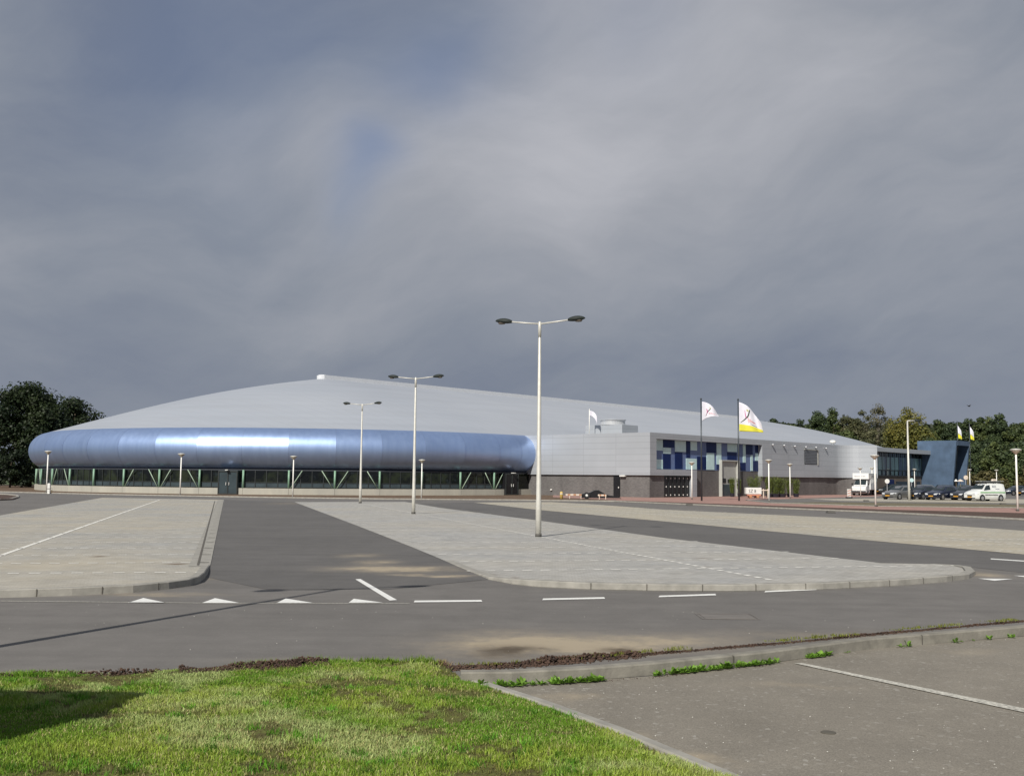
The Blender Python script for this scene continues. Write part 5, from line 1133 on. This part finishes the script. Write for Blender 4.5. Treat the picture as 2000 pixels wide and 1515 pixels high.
# notice on plinth
# bird
pb = at_depth(1892.5, 793, 70); t = empty('bird', pb, R(30), 'tiny dark bird flying above the trees at right', 'bird')
g = MB(); vs = []
for i, (x_, r_) in enumerate(((-.16, .004), (-.1, .02), (-.03, .042), (.05, .04), (.1, .026), (.13, .024), (.155, .006))):
    for k in range(8): a = 2 * math.pi * k / 8; vs.append((x_, r_ * math.cos(a), r_ * math.sin(a) + (.01 if x_ > .1 else 0)))
for s in (-1, 1): pass
g.add(vs, [(i * 8 + k, i * 8 + (k + 1) % 8, (i + 1) * 8 + (k + 1) % 8, (i + 1) * 8 + k) for i in range(6) for k in range(8)])
for s in (-1, 1): g.add([(.06, s * .02, .02), (-.04, s * .02, .015), (-.07, s * .13, .09), (.02, s * .14, .1), (-.05, s * .26, .07)], [(0, 1, 2, 3), (3, 2, 4)])
g.add([(-.12, -.015, 0), (-.12, .015, 0), (-.22, .04, 0), (-.22, -.04, 0)], [(0, 1, 2, 3)])
g.build('body', M['black'], t)

# unseen box added left of the frame, shaped to throw the dark shadow on the lawn
t = empty('lawn_shadow_caster', (-5.75, 6.55, 0), R(0), 'dark green box added to cast the lawn shadow, unseen outside the frame at left', 'shadow_caster')
M['shadow_caster'] = simple('dark_green_caster_paint', (.03, .07, .04), .5)
g = MB(); g.box(-1.5, 1.5, -.45, .45, 0, 1.9); g.build('housing', M['shadow_caster'], t, bevel=.02); g = MB(); g.box(-1.56, 1.56, -.5, .5, 1.9, 1.98); g.build('lid', M['base'], t, bevel=.01)
for s in (-.75, .75): g = MB(); g.box(s - .7, s + .7, -.475, -.452, .1, 1.8); d_ = g.build('door', M['shadow_caster'], t); g = MB(); g.box(s - .02, s + .02, -.5, -.476, .9, 1.05); g.build('handle', M['silver'], d_)  # invented fittings on the added shadow box

# ---------------------------------------------------------------- trees
M['bark'] = simple('grey_brown_bark', (.12, .095, .065), .9, var=.3, scale=2); M['bark_pale'] = simple('pale_grey_bark', (.24, .21, .16), .9, var=.3, scale=2)
def tree(name, loc, H, cr, cb, nclump, nleaf, leaf, c0, c1, label, cat='tree', group=None, bark='bark', seed=1, limbs=8, shape=1.0, cw=None, sparse=0.0):
    """H height, cr crown radius, cb crown base height"""
    rs_ = np.random.default_rng(seed); rnd = random.Random(seed)
    t = empty(name, loc, rnd.random() * 6.28, label, cat, group); g = MB(); tr_ = max(.12, H * .022)
    top = H * .82; bend = [(rnd.uniform(-.3, .3), rnd.uniform(-.3, .3)) for _ in range(5)]
    pts = [(bend[i][0] * i * .3, bend[i][1] * i * .3, top * i / 4) for i in range(5)]; g.tube([(0, 0, -.2)] + pts[1:], [tr_ * 1.3, tr_, tr_ * .75, tr_ * .5, tr_ * .2], 8)
    g.build('trunk', M[bark], t, smooth=True)
    zc = (H + cb) / 2; hz = (H - cb) / 2; cl = []
    while len(cl) < nclump:
        p = rs_.normal(0, 1, 3); p /= np.linalg.norm(p); r_ = rs_.random() ** .42
        p = p * r_; wz = 1 - .35 * max(0, p[2]) ** shape
        p = np.array([p[0] * cr * wz, p[1] * cr * wz, zc + p[2] * hz]); cl.append(p)
    cl = np.array(cl); g = MB()
    for k in range(limbs):
        e = cl[rs_.integers(len(cl))]; zs = min(top * .9, max(cb * .7, e[2] * rs_.uniform(.35, .7))); i = min(3, int(zs / top * 4)); a = pts[i]
        mid = [(a[j] + e[j]) / 2 + rs_.uniform(-.3, .3) for j in range(2)] + [zs + (e[2] - zs) * .6]
        g.tube([(a[0], a[1], zs), mid, tuple(e)], [tr_ * .35, tr_ * .2, tr_ * .06], 6)
    g.build('limbs', M[bark], t, smooth=True)
    csz = (cw or cr * .36) * rs_.uniform(.65, 1.25, nclump); tint = rs_.uniform(0, 1, nclump)
    ci = rs_.integers(0, nclump, nleaf); d = rs_.normal(0, 1, (nleaf, 3)); d /= np.linalg.norm(d, axis=1)[:, None]; rad = rs_.random(nleaf) ** .45
    P = cl[ci] + d * (rad * csz[ci])[:, None] * np.array([1, 1, .75]); 
    nrm_ = d + rs_.normal(0, .6, (nleaf, 3)) + np.array([0, 0, .4]); nrm_ /= np.linalg.norm(nrm_, axis=1)[:, None]
    a_ = np.cross(nrm_, rs_.normal(0, 1, (nleaf, 3))); a_ /= np.linalg.norm(a_, axis=1)[:, None]; b_ = np.cross(nrm_, a_); s_ = leaf * rs_.uniform(.6, 1.3, (nleaf, 1)) * .5
    V = np.stack([P - a_ * s_, P + b_ * s_ * .7, P + a_ * s_, P - b_ * s_ * .7], 1).reshape(-1, 3); V[:, 2] = np.maximum(V[:, 2], .05)
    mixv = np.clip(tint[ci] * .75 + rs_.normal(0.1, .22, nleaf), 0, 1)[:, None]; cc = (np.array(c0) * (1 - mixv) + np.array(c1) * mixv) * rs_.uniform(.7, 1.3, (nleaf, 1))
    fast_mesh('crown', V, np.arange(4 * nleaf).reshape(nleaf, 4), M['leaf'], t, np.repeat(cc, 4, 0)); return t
def tree_at(px, ytop, D, *a, **k):
    p = at_depth(px, 935, D); p.z = 0; H = h_at(px, ytop, p); return p, H
def plant(px, ytop, D, wpx, kind, label, seed, name='tree', group='trees beyond the hall', cbf=.12):
    p, H = tree_at(px, ytop, D); cr = wpx / 2000 * D / 2; K = kinds[kind]
    return tree(name, p, H, cr, H * cbf, K[0], K[1], K[2], K[3], K[4], label, 'tree' if name == 'tree' else 'shrub', group, K[5], seed, K[6])
kinds = {'dark': (80, 15000, .5, (.038, .058, .028), (.08, .11, .042), 'bark', 8), 'mid': (80, 14000, .5, (.045, .068, .026), (.11, .135, .042), 'bark', 8), 'olive': (70, 10500, .48, (.07, .08, .04), (.135, .13, .06), 'bark_pale', 16),
         'thin': (46, 6000, .42, (.085, .09, .055), (.16, .145, .08), 'bark_pale', 26), 'gold': (90, 16000, .48, (.10, .115, .03), (.23, .20, .045), 'bark', 8), 'shrub': (30, 4500, .4, (.07, .07, .03), (.15, .13, .05), 'bark', 6)}
# by the hall's left end
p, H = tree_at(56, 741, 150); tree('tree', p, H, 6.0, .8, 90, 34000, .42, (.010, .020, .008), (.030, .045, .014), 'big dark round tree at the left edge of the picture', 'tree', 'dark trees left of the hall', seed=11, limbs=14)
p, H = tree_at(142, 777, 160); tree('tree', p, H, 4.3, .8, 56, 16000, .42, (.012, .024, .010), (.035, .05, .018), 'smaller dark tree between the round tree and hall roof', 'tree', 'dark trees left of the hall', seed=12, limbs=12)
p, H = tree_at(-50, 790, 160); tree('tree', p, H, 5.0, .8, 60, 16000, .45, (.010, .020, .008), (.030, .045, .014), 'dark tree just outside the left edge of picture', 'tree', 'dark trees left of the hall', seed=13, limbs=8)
for px, yt, D, w_, lb, sd_ in ((20, 880, 141, 90, 'dark bush under the big tree, leftmost', 21), (75, 890, 150, 80, 'dark bush under the big tree, against the end of hall', 22)):
    p, H = tree_at(px, yt, D); tree('shrub', p, H, w_ / 2000 * D / 2, .1, 30, 7000, .35, (.010, .018, .008), (.022, .034, .012), lb, 'shrub', 'dark undergrowth at the left', seed=sd_, limbs=6)
row = [(1512, 819, 268, 50, 'dark', 'low dark tree just above the end of hall roof'), (1541, 823, 262, 50, 'mid', 'rounded green tree next right of the low dark one'), (1572, 815, 272, 52, 'dark', 'dark tree beside the tall tight group'),
       (1601, 803, 276, 54, 'dark', 'first tall dark tree behind the hall roof'), (1630, 797, 280, 56, 'mid', 'tall green tree left of the brownish ones'), (1662, 800, 276, 56, 'olive', 'brownish green tree above the curved annex corner'), (1690, 799, 283, 50, 'olive', 'olive brown tree with pale branches'),
       (1716, 791, 272, 62, 'thin', 'tallest thin crowned tree with pale bare branches'), (1742, 812, 268, 44, 'olive', 'olive tree between the thin tree and yellowish tree'), (1775, 802, 255, 96, 'gold', 'broad yellowish autumn tree above the entrance wing'), (1836, 821, 262, 54, 'mid', 'green tree immediately right of the yellowish tree'),
       (1868, 818, 255, 56, 'dark', 'dark green tree above the blue tower'), (1899, 811, 250, 50, 'dark', 'pointed dark tree behind the two small flags'), (1926, 813, 240, 56, 'mid', 'green tree right of the small flags'), (1956, 812, 236, 56, 'dark', 'broad dark green tree above the white van'),
       (1990, 816, 232, 56, 'mid', 'green tree at the right edge of the picture'), (2030, 812, 236, 60, 'dark', 'dark tree outside the right edge'),
       (1590, 838, 232, 60, 'mid', 'lower green tree in front of the tall group, above roof slope'), (1650, 845, 228, 66, 'mid', 'lower leafy tree in front of brownish trees'), (1700, 842, 232, 60, 'olive', 'lower olive tree behind the entrance wing roof'), (1825, 852, 215, 60, 'mid', 'lower tree behind the tower left side'),
       (1905, 862, 215, 60, 'dark', 'dark lower tree right of the blue tower'), (1948, 868, 205, 66, 'mid', 'lower green tree behind the olive bush'), (1995, 862, 200, 66, 'dark', 'dark lower tree near the right lamp post')]
for i, (px, yt, D, w_, k_, lb) in enumerate(row): plant(px, yt, D, w_, k_, lb, 100 + i)
plant(1932, 916, 168, 62, 'shrub', 'wide olive coloured bush behind the white van', 201, 'shrub', 'bushes behind the cars', .02)
plant(1975, 905, 172, 50, 'mid', 'green bush at the right behind dark car', 202, 'shrub', 'bushes behind the cars', .02)
plant(2010, 915, 165, 50, 'shrub', 'olive bush cut by the right edge', 203, 'shrub', 'bushes behind the cars', .02)
# far wood that closes the gaps between the trees
n = 60000; xs = rng.uniform(60, 190, n); yb = 330 + rng.uniform(-6, 6, n) - (xs - 60) * .25; hh = 17 + 3 * vnoise(xs, xs * 0, .12, 5); zz = hh * rng.random(n) ** .7; hmax = hh
P = np.stack([xs, yb, zz], 1); nr_ = rng.normal(0, 1, (n, 3)) + np.array([0, -1, .3]); nr_ /= np.linalg.norm(nr_, axis=1)[:, None]; a_ = np.cross(nr_, rng.normal(0, 1, (n, 3))); a_ /= np.linalg.norm(a_, axis=1)[:, None]; b_ = np.cross(nr_, a_); s_ = .75 * rng.uniform(.6, 1.3, (n, 1))
V = np.stack([P - a_ * s_, P + b_ * s_ * .7, P + a_ * s_, P - b_ * s_ * .7], 1).reshape(-1, 3); cc = np.repeat(np.array([.03, .042, .018]) * rng.uniform(.6, 1.5, (n, 1)), 4, 0)
o = fast_mesh('far_wood', V, np.arange(4 * n).reshape(n, 4), M['leaf'], cols=cc); tag(o, 'dark far wood closing the gaps between the trees', 'wood', kind='stuff')
